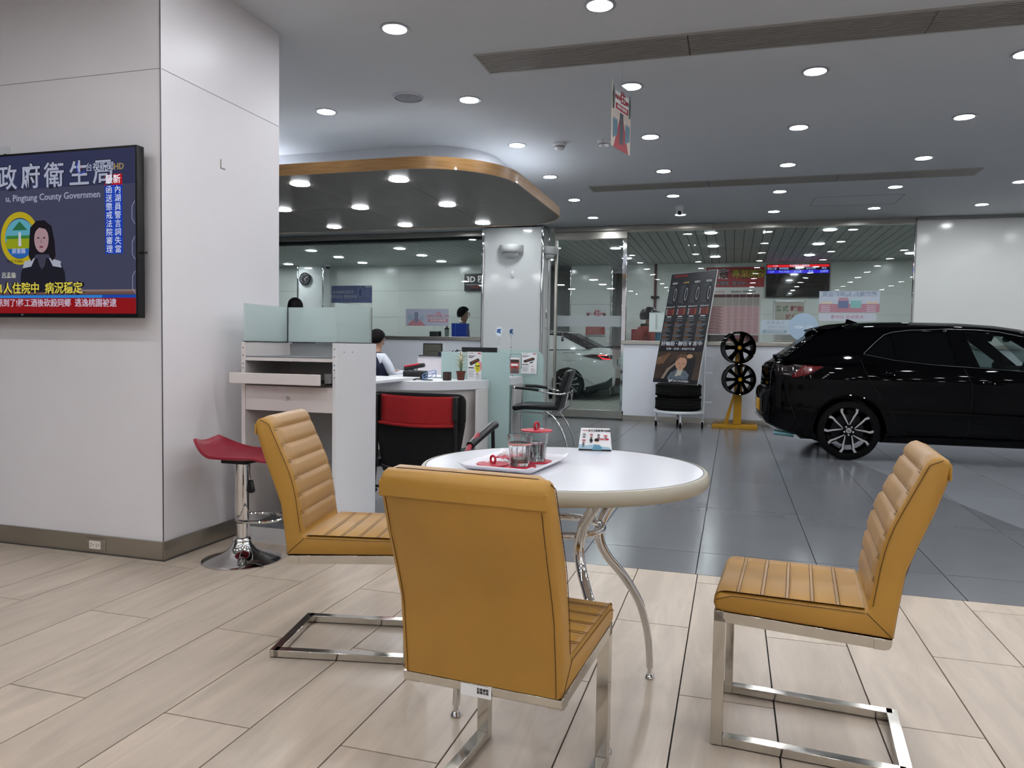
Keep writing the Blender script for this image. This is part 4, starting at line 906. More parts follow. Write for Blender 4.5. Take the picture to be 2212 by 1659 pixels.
for s in (-1, 1):
    G().tube([(s*.285, -.035, .775), (s*.285, -.035, .40), (s*.295, -.05, .20), (s*.32, -.07, .015)], .0145, 10).obj('rear_post', M('black_tube', '#17171a', .35, .3), fc)
    G().box(s*.285-.018, s*.285+.018, -.055, -.018, .63, .785).obj('post_sleeve', blackplastic, fc, bevel=.006)
    G().box(s*.275-.05, s*.275+.05, -.018, .0, .61, .79).obj('corner_patch', fab, fc, bevel=.004)
    G().tube([(s*.33, -.16, .29), (s*.34, .05, .46), (s*.345, .18, .53)], .018, 10).obj('red_arm_tube', rtube, fc)
    G().tube([(s*.342, .06, .472), (s*.352, .40, .565), (s*.352, .46, .57)], [.026, .030, .028], 12).obj('arm_pad', blackplastic, fc)
    G().tube([(s*.352, .42, .55), (s*.352, .44, .30), (s*.34, .46, .015)], .013, 8).obj('front_post', M('black_tube', '#17171a', .35, .3), fc)
    G().box(s*.285-.025, s*.285+.03, -.06, -.01, .31, .36).obj('joint_block', blackplastic, fc, bevel=.006); G().ell((s*.285, -.062, .335), .006, .004, .006, 8, 6).obj('rivet', chrome, fc)
    G().tube([(s*.285, -.03, .33), (-s*.28, .44, .03)], .012, 8).obj('cross_brace', M('black_tube', '#17171a', .35, .3), fc)
    G().ell((s*.30-s*.02, -.06, .16), .02, .02, .016, 10, 6).obj('knob', blackplastic, fc)
G().tube([(-.31, -.05, .185), (.31, -.05, .185)], .010, 8).obj('rear_bar', M('black_tube', '#17171a', .35, .3), fc)
# paper bag on the floor beyond it
bg = thing('paper_bag', 'white paper carrier bag with script lettering on the floor behind the folding chair', 'bag', (-2.17, 5.05, 0))
bagm = M('bag_paper', '#bdbcb9', .55, nscale=4, namt=.04)
G().loft([[(-.16, -.06, 0), (.16, -.06, 0), (.16, .06, 0), (-.16, .06, 0)], [(-.16, -.055, .28), (.16, -.055, .28), (.16, .055, .28), (-.16, .055, .28)]]).obj('bag_body', bagm, bg, smooth=0)
for y_ in (-.055, .055): G().tube(curve([(-.06, y_, .28), (-.05, y_, .36), (.05, y_, .36), (.06, y_, .28)], 5), .003, 5).obj('cord_handle', paper, bg)
text('lettering', 'Wonderful Day', .052, ink, bg, facing(-.02, -.0625, .19)); text('lettering', 'the scenery here, you enjoy a walk\nwith your life, dream', .013, ink, bg, facing(-.02, -.0625, .135))
# ================================================================== BLACK ARMCHAIR
ac = thing('visitor_armchair', 'black leather visitor armchair with chrome arms and legs by the frosted partition', 'chair', (-2.05, 8.14, 0), PI/2+math.radians(3))
bl = M('black_leather', '#0e0f12', .30, nscale=20, namt=.2, bump=.08, bscale=250)
def bk(u, v):   # v 0 at seat, 1 at top ; local +y = forward
    zz = .425+.43*v; yy = -.20-.10*v-.03*v*v; return ((u-.5)*.46*(1-.06*v), yy-.02*math.cos((u-.5)*PI), zz+.012*math.sin(PI*u)*(v > .9))
G().grid(bk, 12, 14).obj('backrest', bl, ac, solid=.055, bevel=.02)
G().grid(lambda u, v: ((u-.5)*.48, -.22+.50*v, .448+.012*math.sin(PI*u)-.022*max(0, v-.75)/.25), 12, 12).obj('seat', bl, ac, solid=.06, bevel=.02)
for s in (-1, 1):
    G().tube(curve([(s*.25, .285, .0), (s*.25, .285, .40), (s*.252, .275, .645), (s*.255, .255, .660), (s*.262, .05, .650), (s*.262, -.13, .610), (s*.22, -.27, .60), (s*.10, -.33, .625)], 6), .0115, 10).obj('arm_tube', chrome, ac)
    G().tube([(s*.257, .245, .661), (s*.261, .12, .656), (s*.263, -.02, .640)], [.017, .019, .017], 10).obj('arm_pad', blackplastic, ac)
    G().tube(curve([(s*.21, -.10, .405), (s*.225, -.20, .33), (s*.24, -.30, .16), (s*.25, -.35, .0)], 6), .0115, 10).obj('rear_leg', chrome, ac)
    G().tube([(s*.25, .28, .40), (s*.22, .0, .385), (s*.20, -.22, .385), (s*.18, -.30, .45), (s*.16, -.33, .62)], .009, 8).obj('side_rail', chrome, ac)
# ================================================================== CARS
def tab(pts):
    def f(t):
        if t <= pts[0][0]: return pts[0][1]
        for (a, va), (b, vb) in zip(pts[:-1], pts[1:]):
            if t <= b: k = (t-a)/(b-a); return va+(vb-va)*k
        return pts[-1][1]
    return f
tyre = M('tyre_rubber', '#060607', .7, nscale=30, namt=.2, bump=.1, spec=.15)
carblk = M('black_car_paint', '#010102', .5, coat=.30, spec=.0)
pianoblk = M('gloss_black_trim', '#020203', .4, coat=.45, spec=0.)
tint = M('privacy_glass', '#030405', .4, spec=.0, coat=.45)
silver = M('machined_silver', '#c4c4c6', .3, .85, nscale=6, namt=.05)
cabin = M('cabin_black', '#0b0b0d', .7, nscale=10, namt=.2)
cg = glassmat('car_glass', '#c9d2d0', .8)
def make_wheel(parent, u, v, s, R, design=True):
    """one wheel; s=-1 faces -v"""
    wt = .105
    mx = Matrix.Rotation(s*PI/2, 3, 'X') if s > 0 else Matrix.Rotation(PI/2, 3, 'X')
    c = (u, v, R)
    prof = [(R*.775, -wt), (R*.90, -wt), (R*.975, -wt*.86), (R, -wt*.55), (R, wt*.55), (R*.975, wt*.86), (R*.90, wt), (R*.775, wt), (R*.775, -wt)]
    F = Matrix.Rotation(PI/2, 3, 'X') if s < 0 else Matrix.Rotation(-PI/2, 3, 'X')   # local +z -> outward
    wh = G().lathe(prof, 48, c, F, cap=False).obj('wheel', tyre, parent)
    G().lathe([(R*.775, wt*.93), (R*.80, wt*.95), (R*.80, wt*.80), (R*.73, wt*.62), (R*.69, -.02), (R*.775, -.02)], 48, c, F, cap=False).obj('rim_barrel', pianoblk, wh)
    G().lathe([(R*.785, wt*.955), (R*.81, wt*.96), (R*.81, wt*.93), (R*.785, wt*.93)], 48, c, F, cap=False).obj('rim_lip', silver, wh)
    G().lathe([(.0005, -.01), (R*.52, -.01), (R*.52, .004), (.0005, .004)], 32, c, F, cap=False).obj('brake_disc', M('brake_disc', '#1e1e20', .4, .6), wh)
    Fm = F.to_4x4(); Fm.translation = c
    sp, sf = G(), G()
    for k in range(5):
        a0 = 2*PI*k/5+PI/2
        for side in (-1, 1):
            d = lambda r, off: (r*math.cos(a0+side*off), r*math.sin(a0+side*off))
            # slim V spokes: inner apex near the hub, outer ends splayed, bent at the rim
            A, B, Cc, D = d(R*.20, .10), d(R*.52, .335), d(R*.60, .20), d(R*.785, .20)
            wdt = .012
            poly = [d(R*.16, .02), d(R*.17, .30), d(R*.50, .42), d(R*.78, .40), d(R*.79, .25), d(R*.52, .30)]
            if side < 0: poly = poly[::-1]
            sp.prism(poly, wt*.50, wt*.82, 'z', Fm)
            pf = [d(R*.20, .02), d(R*.20, .17), d(R*.55, .385), d(R*.66, .42), d(R*.785, .37), d(R*.785, .255), d(R*.64, .32), d(R*.52, .262)]
            if side < 0: pf = pf[::-1]
            sf.prism(pf, wt*.82, wt*.84, 'z', Fm)
    sp.obj('spokes', pianoblk, wh, smooth=0); sf.obj('spoke_faces', silver, wh, smooth=0)
    G().lathe([(.0005, wt*.5), (R*.20, wt*.5), (R*.19, wt*.80), (.0005, wt*.82)], 24, c, F, cap=False).obj('hub', pianoblk, wh)
    G().lathe([(.0005, wt*.82), (R*.085, wt*.82), (R*.085, wt*.88), (.0005, wt*.90)], 20, c, F, cap=False).obj('centre_cap', silver, wh)
    ring = [Fm @ Vector((R*.055*math.cos(2*PI*k/20), R*.038*math.sin(2*PI*k/20), wt*.905)) for k in range(20)]
    G().tube(ring, .0018, 5, closed=True).tube([Fm @ Vector((R*.02*math.cos(2*PI*k/16), R*.036*math.sin(2*PI*k/16), wt*.905)) for k in range(16)], .0018, 5, closed=True).obj('badge_rings', pianoblk, wh)
    nt_ = G()
    for k in range(5):
        a = 2*PI*k/5+PI/2+PI/5; nt_.lathe([(.0005, 0), (.009, 0), (.009, .02), (.0005, .022)], 8, Fm @ Vector((R*.145*math.cos(a), R*.145*math.sin(a), wt*.74)), F, cap=False)
    nt_.obj('lug_nuts', silver, wh)
    return wh
def body_shell(name, parent, mat, U, W, S, ZL, ZT, wheels, archR, wheelz, crown=.02):
    rings = []
    for u in U:
        zl, zt, w_ = ZL(u), ZT(u), W(u); pts = []
        half = [(w_*.45, zl+.01), (w_*S(zl)*.90, zl)]
        for k in range(12):
            z = zl+.02+(zt-zl-.03)*k/11; half.append((w_*S(z), z))
        half += [(w_*S(zt)*.97, zt), (w_*S(zt)*.80, zt+crown*.5), (w_*.35, zt+crown)]
        ring = [(u, -a, z) for a, z in half]+[(u, a, z) for a, z in reversed(half)]
        rings.append(ring)
    o = G().loft(rings).obj(name, mat, parent, smooth=45)
    cut = G()
    for wu in wheels:
        for s in (-1, 1): cut.prism(disc2(wu, wheelz, archR, 40), s*.54, s*1.05, 'y')
    co = cut.obj('cutter', mat, smooth=0)
    md = o.modifiers.new('b', 'BOOLEAN'); md.operation = 'DIFFERENCE'; md.object = co; md.solver = 'EXACT'
    par = o.parent; o.parent = None
    bpy.context.view_layer.update(); me = bpy.data.meshes.new_from_object(o.evaluated_get(bpy.context.evaluated_depsgraph_get()))
    o.modifiers.clear(); o.data = me; o.parent = par; bpy.data.objects.remove(co)
    me.polygons.foreach_set('use_smooth', [True]*len(me.polygons)); me.set_sharp_from_angle(angle=math.radians(40))
    return o
# ---- the black hatchback
ang = math.radians(2)
car = thing('hatchback_car', 'glossy black hatchback car parked in the showroom at the right', 'car', (1.16-.75*math.sin(ang), 8.355+.75*math.cos(ang), 0), ang)
U = [-.83, -.815, -.79, -.767, -.757, -.73, -.69, -.62, -.5, -.35, -.2, -.05, .1, .25, .4, .6, .9, 1.2, 1.6, 2.0, 2.3, 2.6, 2.9, 3.1, 3.22, 3.32, 3.38, 3.41]
Wp = tab([(-.83, .52), (-.815, .60), (-.79, .665), (-.757, .715), (-.69, .765), (-.55, .812), (-.35, .838), (0, .85), (1.2, .852), (2.4, .845), (2.9, .82), (3.1, .77), (3.22, .71), (3.32, .62), (3.41, .45)])
Sp = tab([(.17, .92), (.28, .97), (.45, 1.0), (.58, 1.0), (.68, .985), (.80, .988), (.88, .975), (.98, .945), (1.10, .90)])
ZLp = tab([(-.83, .42), (-.815, .37), (-.79, .335), (-.72, .305), (-.6, .255), (-.33, .185), (.3, .185), (2.2, .18), (2.8, .2), (3.2, .23), (3.41, .34)])
ZTp = tab([(-.83, .64), (-.815, .675), (-.79, .69), (-.767, .70), (-.757, .92), (-.73, .965), (-.69, .985), (-.62, 1.02), (-.35, 1.065), (-.05, 1.09), (.12, 1.088), (.25, 1.058), (.5, 1.022), (1.03, .974), (1.6, .94), (2.1, .918), (2.4, .895), (2.9, .82), (3.2, .72), (3.36, .62), (3.41, .52)])
body_shell('body', car, carblk, U, Wp, Sp, ZLp, ZTp, (0, 2.51), .345, .315)
gw = lambda z: .792-.60*max(0, z-.985)       # half width of the cabin sides at height z
def side_panel(name, poly, mat, out=0., th=.03, par=car, both=True, gw_=None):
    f = gw_ or gw; res = []
    for s in ((-1, 1) if both else (-1,)):
        n = len(poly); vs = [(u, s*(f(z)+out), z) for u, z in poly]+[(u, s*(f(z)+out-th), z) for u, z in poly]
        res.append(G().add(vs, [tuple(range(n)), tuple(range(2*n-1, n-1, -1))]+[(i, (i+1) % n, (i+1) % n+n, i+n) for i in range(n)]).obj(name, mat, par, smooth=30))
    return res
roofz = tab([(-.30, 1.358), (-.13, 1.386), (.05, 1.412), (.29, 1.426), (.6, 1.432), (1.13, 1.424), (1.48, 1.40), (1.72, 1.365)])
def rooffn(u, v):
    uu = -.30+2.0*u; x = v*2-1; zc = roofz(uu); e = abs(x)
    hw = .56+.03*math.sin(PI*min(1, max(0, u)))
    return (uu, x*hw*(1-.05*max(0, u-.85)/.15), zc-.085*e**2.6-(.02*max(0, e-.9)/.1))
G().grid(rooffn, 26, 18).obj('roof', carblk, car, solid=.025, smooth=60)
side_panel('rear_quarter_panel', [(-.66, 1.0), (-.62, 1.03), (-.36, 1.235), (-.20, 1.33), (.10, 1.365), (.45, 1.372), (.42, 1.322), (.335, 1.286), (.235, 1.204), (.125, 1.095), (.08, 1.06), (-.2, 1.05), (-.5, 1.02)], carblk, .004, .05)
side_panel('roof_rail', [(.10, 1.36), (.45, 1.372), (.95, 1.382), (1.3, 1.372), (1.55, 1.335), (1.62, 1.30), (1.55, 1.278), (1.30, 1.328), (.95, 1.350), (.57, 1.337), (.41, 1.312)], carblk, .006, .04)
side_panel('centre_pillar', [(.925, 1.352), (1.07, 1.345), (1.19, .955), (.985, .965)], pianoblk, .006, .05)
side_panel('front_pillar', [(1.40, 1.322), (1.60, 1.318), (2.12, .915), (1.96, .925)], carblk, .004, .05)
side_panel('rear_door_glass', [(.135, 1.092), (.24, 1.20), (.34, 1.283), (.41, 1.308), (.575, 1.334), (.925, 1.348), (.985, .978), (.755, .996), (.42, 1.032)], tint, -.004, .006)
side_panel('front_door_glass', [(1.075, 1.315), (1.18, 1.325), (1.39, 1.303), (1.62, 1.255), (1.96, .925), (1.18, .968)], cg, -.004, .006)
for s in (-1, 1):
    G().tube([(u, s*(gw(z)+.010), z) for u, z in [(.128, 1.094), (.24, 1.206), (.335, 1.290), (.41, 1.317), (.575, 1.343), (.93, 1.357), (1.18, 1.352), (1.39, 1.334), (1.60, 1.285)]], .006, 6).obj('chrome_trim', chrome, car)
    G().tube([(u, s*(gw(z)+.006), z) for u, z in [(.128, 1.09), (.42, 1.030), (.755, .994), (1.07, .976), (1.63, .942), (1.98, .92)]], .005, 6).obj('belt_moulding', M('moulding_grey', '#3a3c3e', .3, .6), car)
    G().tube([(u, s*(gw(z)+.004), z) for u, z in [(.405, 1.31), (.447, 1.032)]], .006, 6).obj('quarter_divider', pianoblk, car)
    B = lambda u, z, o=.001: (u, s*(Wp(u)*Sp(z)+o), z)
    for nm, L_ in (('door_gap', [(.095, 1.03), (.13, .93), (.19, .81), (.285, .665), (.39, .50), (.465, .355), (.53, .29)]), ('door_gap', [(1.035, .965), (1.075, .87), (1.106, .784), (1.10, .6), (1.085, .42), (1.08, .30)]), ('door_gap', [(2.06, .90), (2.10, .7), (2.08, .45), (2.05, .29)]), ('bumper_gap', [(-.62, .80), (-.60, .66), (-.55, .50), (-.50, .37)])):
        pts = [tuple(p) for p in curve([B(u, z, -.001) for u, z in L_], 4)]; G().tube(pts, .0035, 5).obj(nm, M('panel_gap', '#000000', .9), car)
    for hu, hz in ((.355, .885), (1.255, .822)):
        G().tube(curve([B(hu-.115, hz+.01, .0), B(hu-.08, hz+.008, .022), B(hu+.06, hz-.004, .026), B(hu+.115, hz-.008, .002)], 4), [.006]+[.011]*11+[.006], 8).obj('door_handle', carblk, car)
        G().ell(B(hu-.01, hz, -.010), .055, .012, .030, 14, 8).obj('handle_recess', pianoblk, car)
    G().tube(curve([B(.36, .25, .006), B(.7, .262, .014), B(1.4, .262, .014), B(2.15, .25, .006)], 6), .012, 6).obj('side_skirt', carblk, car)
    for wu in (0, 2.51):
        G().tube([(wu+.352*math.cos(a), s*(Wp(wu)*1.0-.004), .315+.352*math.sin(a)) for a in [-.25+(PI+.5)*k/28 for k in range(29)]], .009, 6).obj('arch_lip', carblk, car)
    # tail lamp wrapping the corner
    def lampfn(u, v):
        uu = -.72+.47*u; zt = tab([(-.72, .972), (-.5, .975), (-.25, .956)])(uu); zb = tab([(-.72, .85), (-.58, .825), (-.42, .85), (-.25, .950)])(uu); z = zb+(zt-zb)*v
        return (uu, s*(Wp(uu)*Sp(z)+.006), z)
    G().grid(lampfn, 14, 6).obj('tail_lamp', M('tail_lens_dark', '#0c0203', .15, coat=.35, spec=.2), car, solid=.006)
    lt = car.children[-1]
    def redfn(u, v):
        uu = -.56+.30*u; zt = tab([(-.56, .86), (-.45, .965), (-.26, .956)])(uu); zb = tab([(-.56, .830), (-.42, .862), (-.26, .953)])(uu); z = zb+(zt-zb)*v
        return (uu, s*(Wp(uu)*Sp(z)+.011), z)
    G().grid(redfn, 10, 5).obj('red_lens', M('tail_lens_red', '#5a060c', .15, coat=.3, spec=.3), lt, solid=.003)
    G().ell((-.515, s*(Wp(-.515)*.97-.002), .90), .022, .010, .022, 12, 8).obj('reflector_bowl', silver, lt)
    make_wheel(car, 0, s*.735, s, .305); make_wheel(car, 2.51, s*.735, s, .305)
    # door mirror
    G().ell((1.90, s*.90, .985), .06, .085, .055, 14, 10).obj('door_mirror', carblk, car); G().tube([(1.93, s*.80, .94), (1.91, s*.86, .96)], .02, 8).obj('mirror_arm', carblk, car)
G().add([(-.635, -.70, 1.035), (-.635, .70, 1.035), (-.27, .545, 1.315), (-.27, -.545, 1.315)], [(0, 1, 2, 3)]).obj('rear_glass', tint, car, solid=.012)
G().add([(1.70, -.53, 1.352), (1.70, .53, 1.352), (2.18, .70, .925), (2.18, -.70, .925)], [(0, 1, 2, 3)]).obj('windscreen', cg, car, solid=.008)
G().loft([[(-.295, y, 1.352), (-.30, y, 1.366), (-.22, y, 1.392), (-.02, y, 1.414), (-.02, y, 1.396), (-.2, y, 1.345)] for y in (-.575, -.55, 0, .55, .575)]).obj('roof_spoiler', carblk, car, smooth=40)
G().box(-.30, -.285, -.12, .12, 1.352, 1.362).obj('brake_light', M('dark_red', '#3a0508', .2), car)
G().loft([[(.06, -.012, 1.41), (.06, .012, 1.41), (.235, .004, 1.422), (.235, -.004, 1.422)], [(.075, -.004, 1.478), (.075, .004, 1.478), (.10, .003, 1.474), (.10, -.003, 1.474)]]).obj('antenna_fin', carblk, car, bevel=.003)
G().tube([(-.655, .02, 1.028), (-.69, -.10, 1.06), (-.60, -.30, 1.075)], [.022, .014, .006], 8).obj('rear_wiper', blackplastic, car)
G().box(-.771, -.757, -.52, .52, .80, .935).obj('tailgate_garnish', pianoblk, car, bevel=.004)
G().box(-.846, -.83, -.19, .19, .44, .56).obj('number_plate', M('plate_yellow', '#c9962e', .4), car)
G().prism([(-.84, .36), (-.80, .33), (-.72, .27), (-.66, .25), (-.70, .30), (-.80, .375)], -.50, .50, 'y').obj('diffuser_trim', silver, car)
G().tube([(-.70, -.55, .23), (-.50, -.58, .215)], .028, 12).obj('tailpipe', M('cyan_film_pipe', '#8fc3cc', .3, .5), car)
G().box(-.45, 3.1, -.70, .70, .19, .24).obj('underbody', cabin, car)
G().box(1.90, 2.15, -.68, .68, .86, .985).obj('dashboard', cabin, car, bevel=.03)
G().tube([(1.76+.05*math.sin(a), -.36+.17*math.cos(a), .965+.16*math.sin(a)) for a in [2*PI*k/28 for k in range(28)]], .016, 8, closed=True).obj('steering_wheel', cabin, car); G().tube([(1.76, -.36, .965), (2.0, -.36, .90)], .03, 8).obj('steering_column', cabin, car)
for sv in (-.36, .36):
    for su in (1.05, .35):
        st_ = G().loft([[(su+.0, sv-.22, .5), (su+.0, sv+.22, .5), (su-.12, sv+.22, .5), (su-.12, sv-.22, .5)], [(su-.12, sv-.20, 1.06), (su-.12, sv+.20, 1.06), (su-.22, sv+.20, 1.06), (su-.22, sv-.20, 1.06)]]).obj('seat', cabin, car, bevel=.03)
        G().box(su-.23, su-.14, sv-.12, sv+.12, 1.10, 1.255).obj('headrest', cabin, st_, bevel=.03)
G().tube([(1.70, 0, 1.34), (1.68, 0, 1.30)], .01, 6).obj('rear_mirror_stem', cabin, car); G().ell((1.67, 0, 1.275), .02, .11, .035, 12, 8).obj('rear_mirror', cabin, car)
# ---- white saloon beyond the door
wpaint = M('white_car_paint', '#c7ccca', .12, coat=.8, nscale=2, namt=.01)
sed = thing('saloon_car', 'white saloon car seen from behind through the glass door', 'car', (-3.22, 16.10, .03), PI-math.radians(4))
U2 = [-.93, -.92, -.90, -.88, -.84, -.75, -.6, -.4, -.2, 0, .2, .5, 1.0, 1.6, 2.2, 2.8, 3.1, 3.4, 3.6, 3.72, 3.78]
W2 = tab([(-.93, .50), (-.92, .60), (-.90, .68), (-.84, .77), (-.7, .83), (-.4, .87), (0, .885), (2.2, .885), (3.1, .85), (3.5, .72), (3.78, .45)])
S2 = tab([(.17, .92), (.3, .97), (.5, 1.0), (.62, .985), (.75, .99), (.88, .97), (1.0, .93), (1.1, .86)])
ZL2 = tab([(-.93, .36), (-.9, .30), (-.8, .235), (-.5, .20), (.3, .18), (2.4, .18), (3.4, .22), (3.78, .34)])
ZT2 = tab([(-.93, .62), (-.92, .68), (-.90, .72), (-.89, 1.03), (-.84, 1.10), (-.6, 1.085), (-.4, 1.075), (0, 1.04), (.5, 1.02), (1.2, .98), (2.0, .96), (2.6, .90), (3.3, .78), (3.7, .62), (3.78, .5)])
body_shell('body', sed, wpaint, U2, W2, S2, ZL2, ZT2, (0, 2.7), .355, .32)
gw2 = lambda z: .82-.62*max(0, z-1.02)
G().grid(lambda u, v: (.15+1.35*u, (v*2-1)*.60, 1.40+.05*math.sin(PI*u)-.05*abs(v*2-1)**3), 12, 10).obj('roof', wpaint, sed, solid=.03)
side_panel('rear_pillar', [(-.40, 1.05), (.22, 1.335), (.75, 1.38), (.75, 1.04)], wpaint, .0, .06, sed, gw_=gw2)
side_panel('side_glass', [(.76, 1.05), (.76, 1.385), (1.3, 1.39), (2.1, .99)], tint, -.01, .01, sed, gw_=gw2)
side_panel('front_pillar', [(1.35, 1.40), (1.5, 1.39), (2.3, .95), (2.15, .97)], wpaint, .0, .06, sed, gw_=gw2)
side_panel('glass_edge', [(-.47, 1.075), (.16, 1.40), (.75, 1.43), (.75, 1.375), (.22, 1.33), (-.38, 1.06)], tint, .004, .05, sed, gw_=gw2)
G().add([(-.46, -.74, 1.085), (-.46, .74, 1.085), (.17, .58, 1.405), (.17, -.58, 1.405)], [(0, 1, 2, 3)]).obj('rear_glass', tint, sed, solid=.01)
G().add([(1.45, -.56, 1.41), (1.45, .56, 1.41), (2.35, .72, .96), (2.35, -.72, .96)], [(0, 1, 2, 3)]).obj('windscreen', tint, sed, solid=.01)
G().loft([[(-.93, y, 1.115), (-.925, y, 1.135), (-.72, y, 1.118), (-.62, y, 1.09), (-.85, y, 1.085)] for y in (-.66, 0, .66)]).obj('boot_spoiler', pianoblk, sed)
for s in (-1, 1):
    make_wheel(sed, 0, s*.775, s, .325); make_wheel(sed, 2.7, s*.775, s, .325)
    def lf(u, v):
        uu = -.895+.60*u; zt = tab([(-.895, .945), (-.5, .955), (-.30, .925)])(uu); zb = tab([(-.895, .865), (-.7, .845), (-.45, .885), (-.30, .920)])(uu); z = zb+(zt-zb)*v
        return (uu, s*(W2(uu)*S2(z)+.006), z)
    tl = G().grid(lf, 14, 5).obj('tail_lamp', M('tail_lens_dark2', '#2a0608', .05, coat=1), sed, solid=.006)
    gl_ = M('tail_glow', '#d01020', .2, emit='#ff3040', est=1.6)
    pts = [(-.80, .935), (-.62, .935), (-.72, .865), (-.86, .862)]
    G().tube([(u, s*(W2(u)*S2(z)+.014), z) for u, z in pts], .011, 6).obj('light_bar', gl_, tl)
    G().tube(curve([(u, s*(W2(u)*S2(z)+.002), z) for u, z in [(-.62, .24), (-.5, .38), (-.3, .48), (.0, .70)]], 4), .006, 5).obj('body_crease', M('crease_shadow', '#8d9290', .4), sed)
    G().tube([(u, s*(W2(u)*S2(z)+.001), z) for u, z in [(-.14, .82), (.12, .82), (.12, .98), (-.14, .98)]], .003, 5, closed=True).obj('fuel_flap_gap' if s > 0 else 'panel_gap', M('panel_gap', '#000000', .9), sed)
    def skf(u, v):
        uu = -.90+.52*u; z = ZL2(uu)+(.19*(1-.6*u))*v; return (uu, s*(W2(uu)*S2(z)+.004), z)
    G().grid(skf, 10, 4).obj('lower_bumper', blackplastic, sed, solid=.006)
G().box(-.945, -.93, -.5, .5, .30, .46).obj('lower_bumper', blackplastic, sed, bevel=.006); G().box(-.94, -.925, -.26, .26, .74, .88).obj('plate_recess', M('plate_white', '#b9c2c6', .4), sed, bevel=.004)
for s in (-1, 1): G().box(-.945, -.935, s*.55-.04, s*.55+.04, .40, .415).obj('reflector', red, sed)
# ================================================================== TYRE DISPLAY TROLLEY
tr_ = thing('display_trolley', 'white wheeled display trolley with a tall side pole, carrying two tyres', 'trolley', (-.725, 10.98, 0))
we = M('white_enamel', '#d5d8dc', .35)
G().lathe([(.0005, .20), (.345, .20), (.355, .207), (.355, .232), (.345, .238), (.0005, .238)], 40, cap=False).obj('round_shelf', we, tr_)
for k, (x, y) in enumerate(((-.31, -.06), (.05, -.31), (.335, .03), (-.03, .32))):
    lg = G().tube([(x, y, .20), (x, y, .085)], .014, 8).obj('leg', we, tr_)
    G().prism(disc2(y, .042, .042, 20), x-.014, x+.014, 'x').obj('caster_wheel', tyre, lg); G().box(x-.022, x+.022, y-.018, y+.018, .05, .09).obj('caster_fork', chrome, lg)
G().tube([(.345, .03, .2), (.345, .03, 1.25)], .016, 10).obj('pole', we, tr_)
for z in (.36, .78, 1.02): G().box(.33, .46, .018, .042, z-.012, z+.012).obj('peg', we, tr_, bevel=.004)
for z in (.33, .52, .80): G().tube([(.345, .03, z), (.20, .03, z)], .008, 6).obj('hook', we, tr_)
# tyres stacked
def tyre_flat(z, label):
    t = thing('tyre', label, 'tyre', (-.735, 10.98, z), 0, 'tyres stacked on the trolley')
    R, r, h = .322, .20, .19
    G().lathe([(r, .02), (r+.03, 0), (R-.03, 0), (R-.006, .02), (R, .04), (R, h-.04), (R-.006, h-.02), (R-.03, h), (r+.03, h), (r, h-.02), (r, .02)], 56, cap=False).obj('tyre_body', tyre, t)
    for gz in (.055, .085, .105, .135): G().lathe([(R-.006, gz-.005), (R+.0008, gz-.005), (R+.0008, gz+.005), (R-.006, gz+.005)], 56, cap=False).obj('tread_groove', M('tread_dark', '#020202', .9), t)
    tb_ = G()
    for k in range(56):
        a = 2*PI*k/56
        for z0, z1 in ((.02, .045), (.145, .17)): tb_.box(R-.002, R+.004, -.007, .007, z0, z1, Matrix.Rotation(a, 4, 'Z'))
    tb_.obj('tread_blocks', tyre, t, smooth=0)['kind'] = 'stuff'
tyre_flat(.2395, 'lower black tyre lying on the white trolley shelf'); tyre_flat(.4305, 'upper black tyre stacked under the tall tyre poster')
# tall poster leaning on it
PW, PH = .625, 1.60
po = thing('tyre_poster', 'tall black tyre advertising board with sleeping child picture standing on tyres', 'poster', (-.7875, 10.85, .6255), math.radians(-42))
shear = Matrix.Rotation(math.radians(-11.6), 4, 'X') @ Matrix.Diagonal((1.44, 1, 1.02, 1))
def PM(x, z, d=.0035): return shear @ facing(x, -d, z)
def pbox(nm, x0, x1, z0, z1, mat, d=.003, par=None): return G().box(x0, x1, -d, 0, z0, z1, shear).obj(nm, mat, par or po, smooth=0)
def ppoly(nm, poly, mat, d=.003, par=None): return G().prism(poly, -d, 0, 'y', shear).obj(nm, mat, par or po, smooth=0)
pblk = M('poster_black', '#17191e', .35, nscale=2, namt=.05)
G().box(-PW/2, PW/2, 0, .014, 0, PH, shear).obj('board', M('board_edge', '#c9c9c9', .5), po)
pbox('print_ground', -PW/2+.002, PW/2-.002, .002, PH-.002, pblk, .001)
text('lettering', 'TOYOTA', .046, M('poster_red', '#a3202a', .5), po, PM(-.17, 1.555), bold=.01)
names_ = ('AE61', 'G058', 'AE51', 'ES32'); gold = M('print_gold', '#a9894e', .5); lw_ = M('print_white', '#c8ccd2', .5); redp = M('print_maroon', '#5e1d20', .5); oj = M('print_orange', '#a0622c', .5); txg = M('print_text', '#74787f', .5)
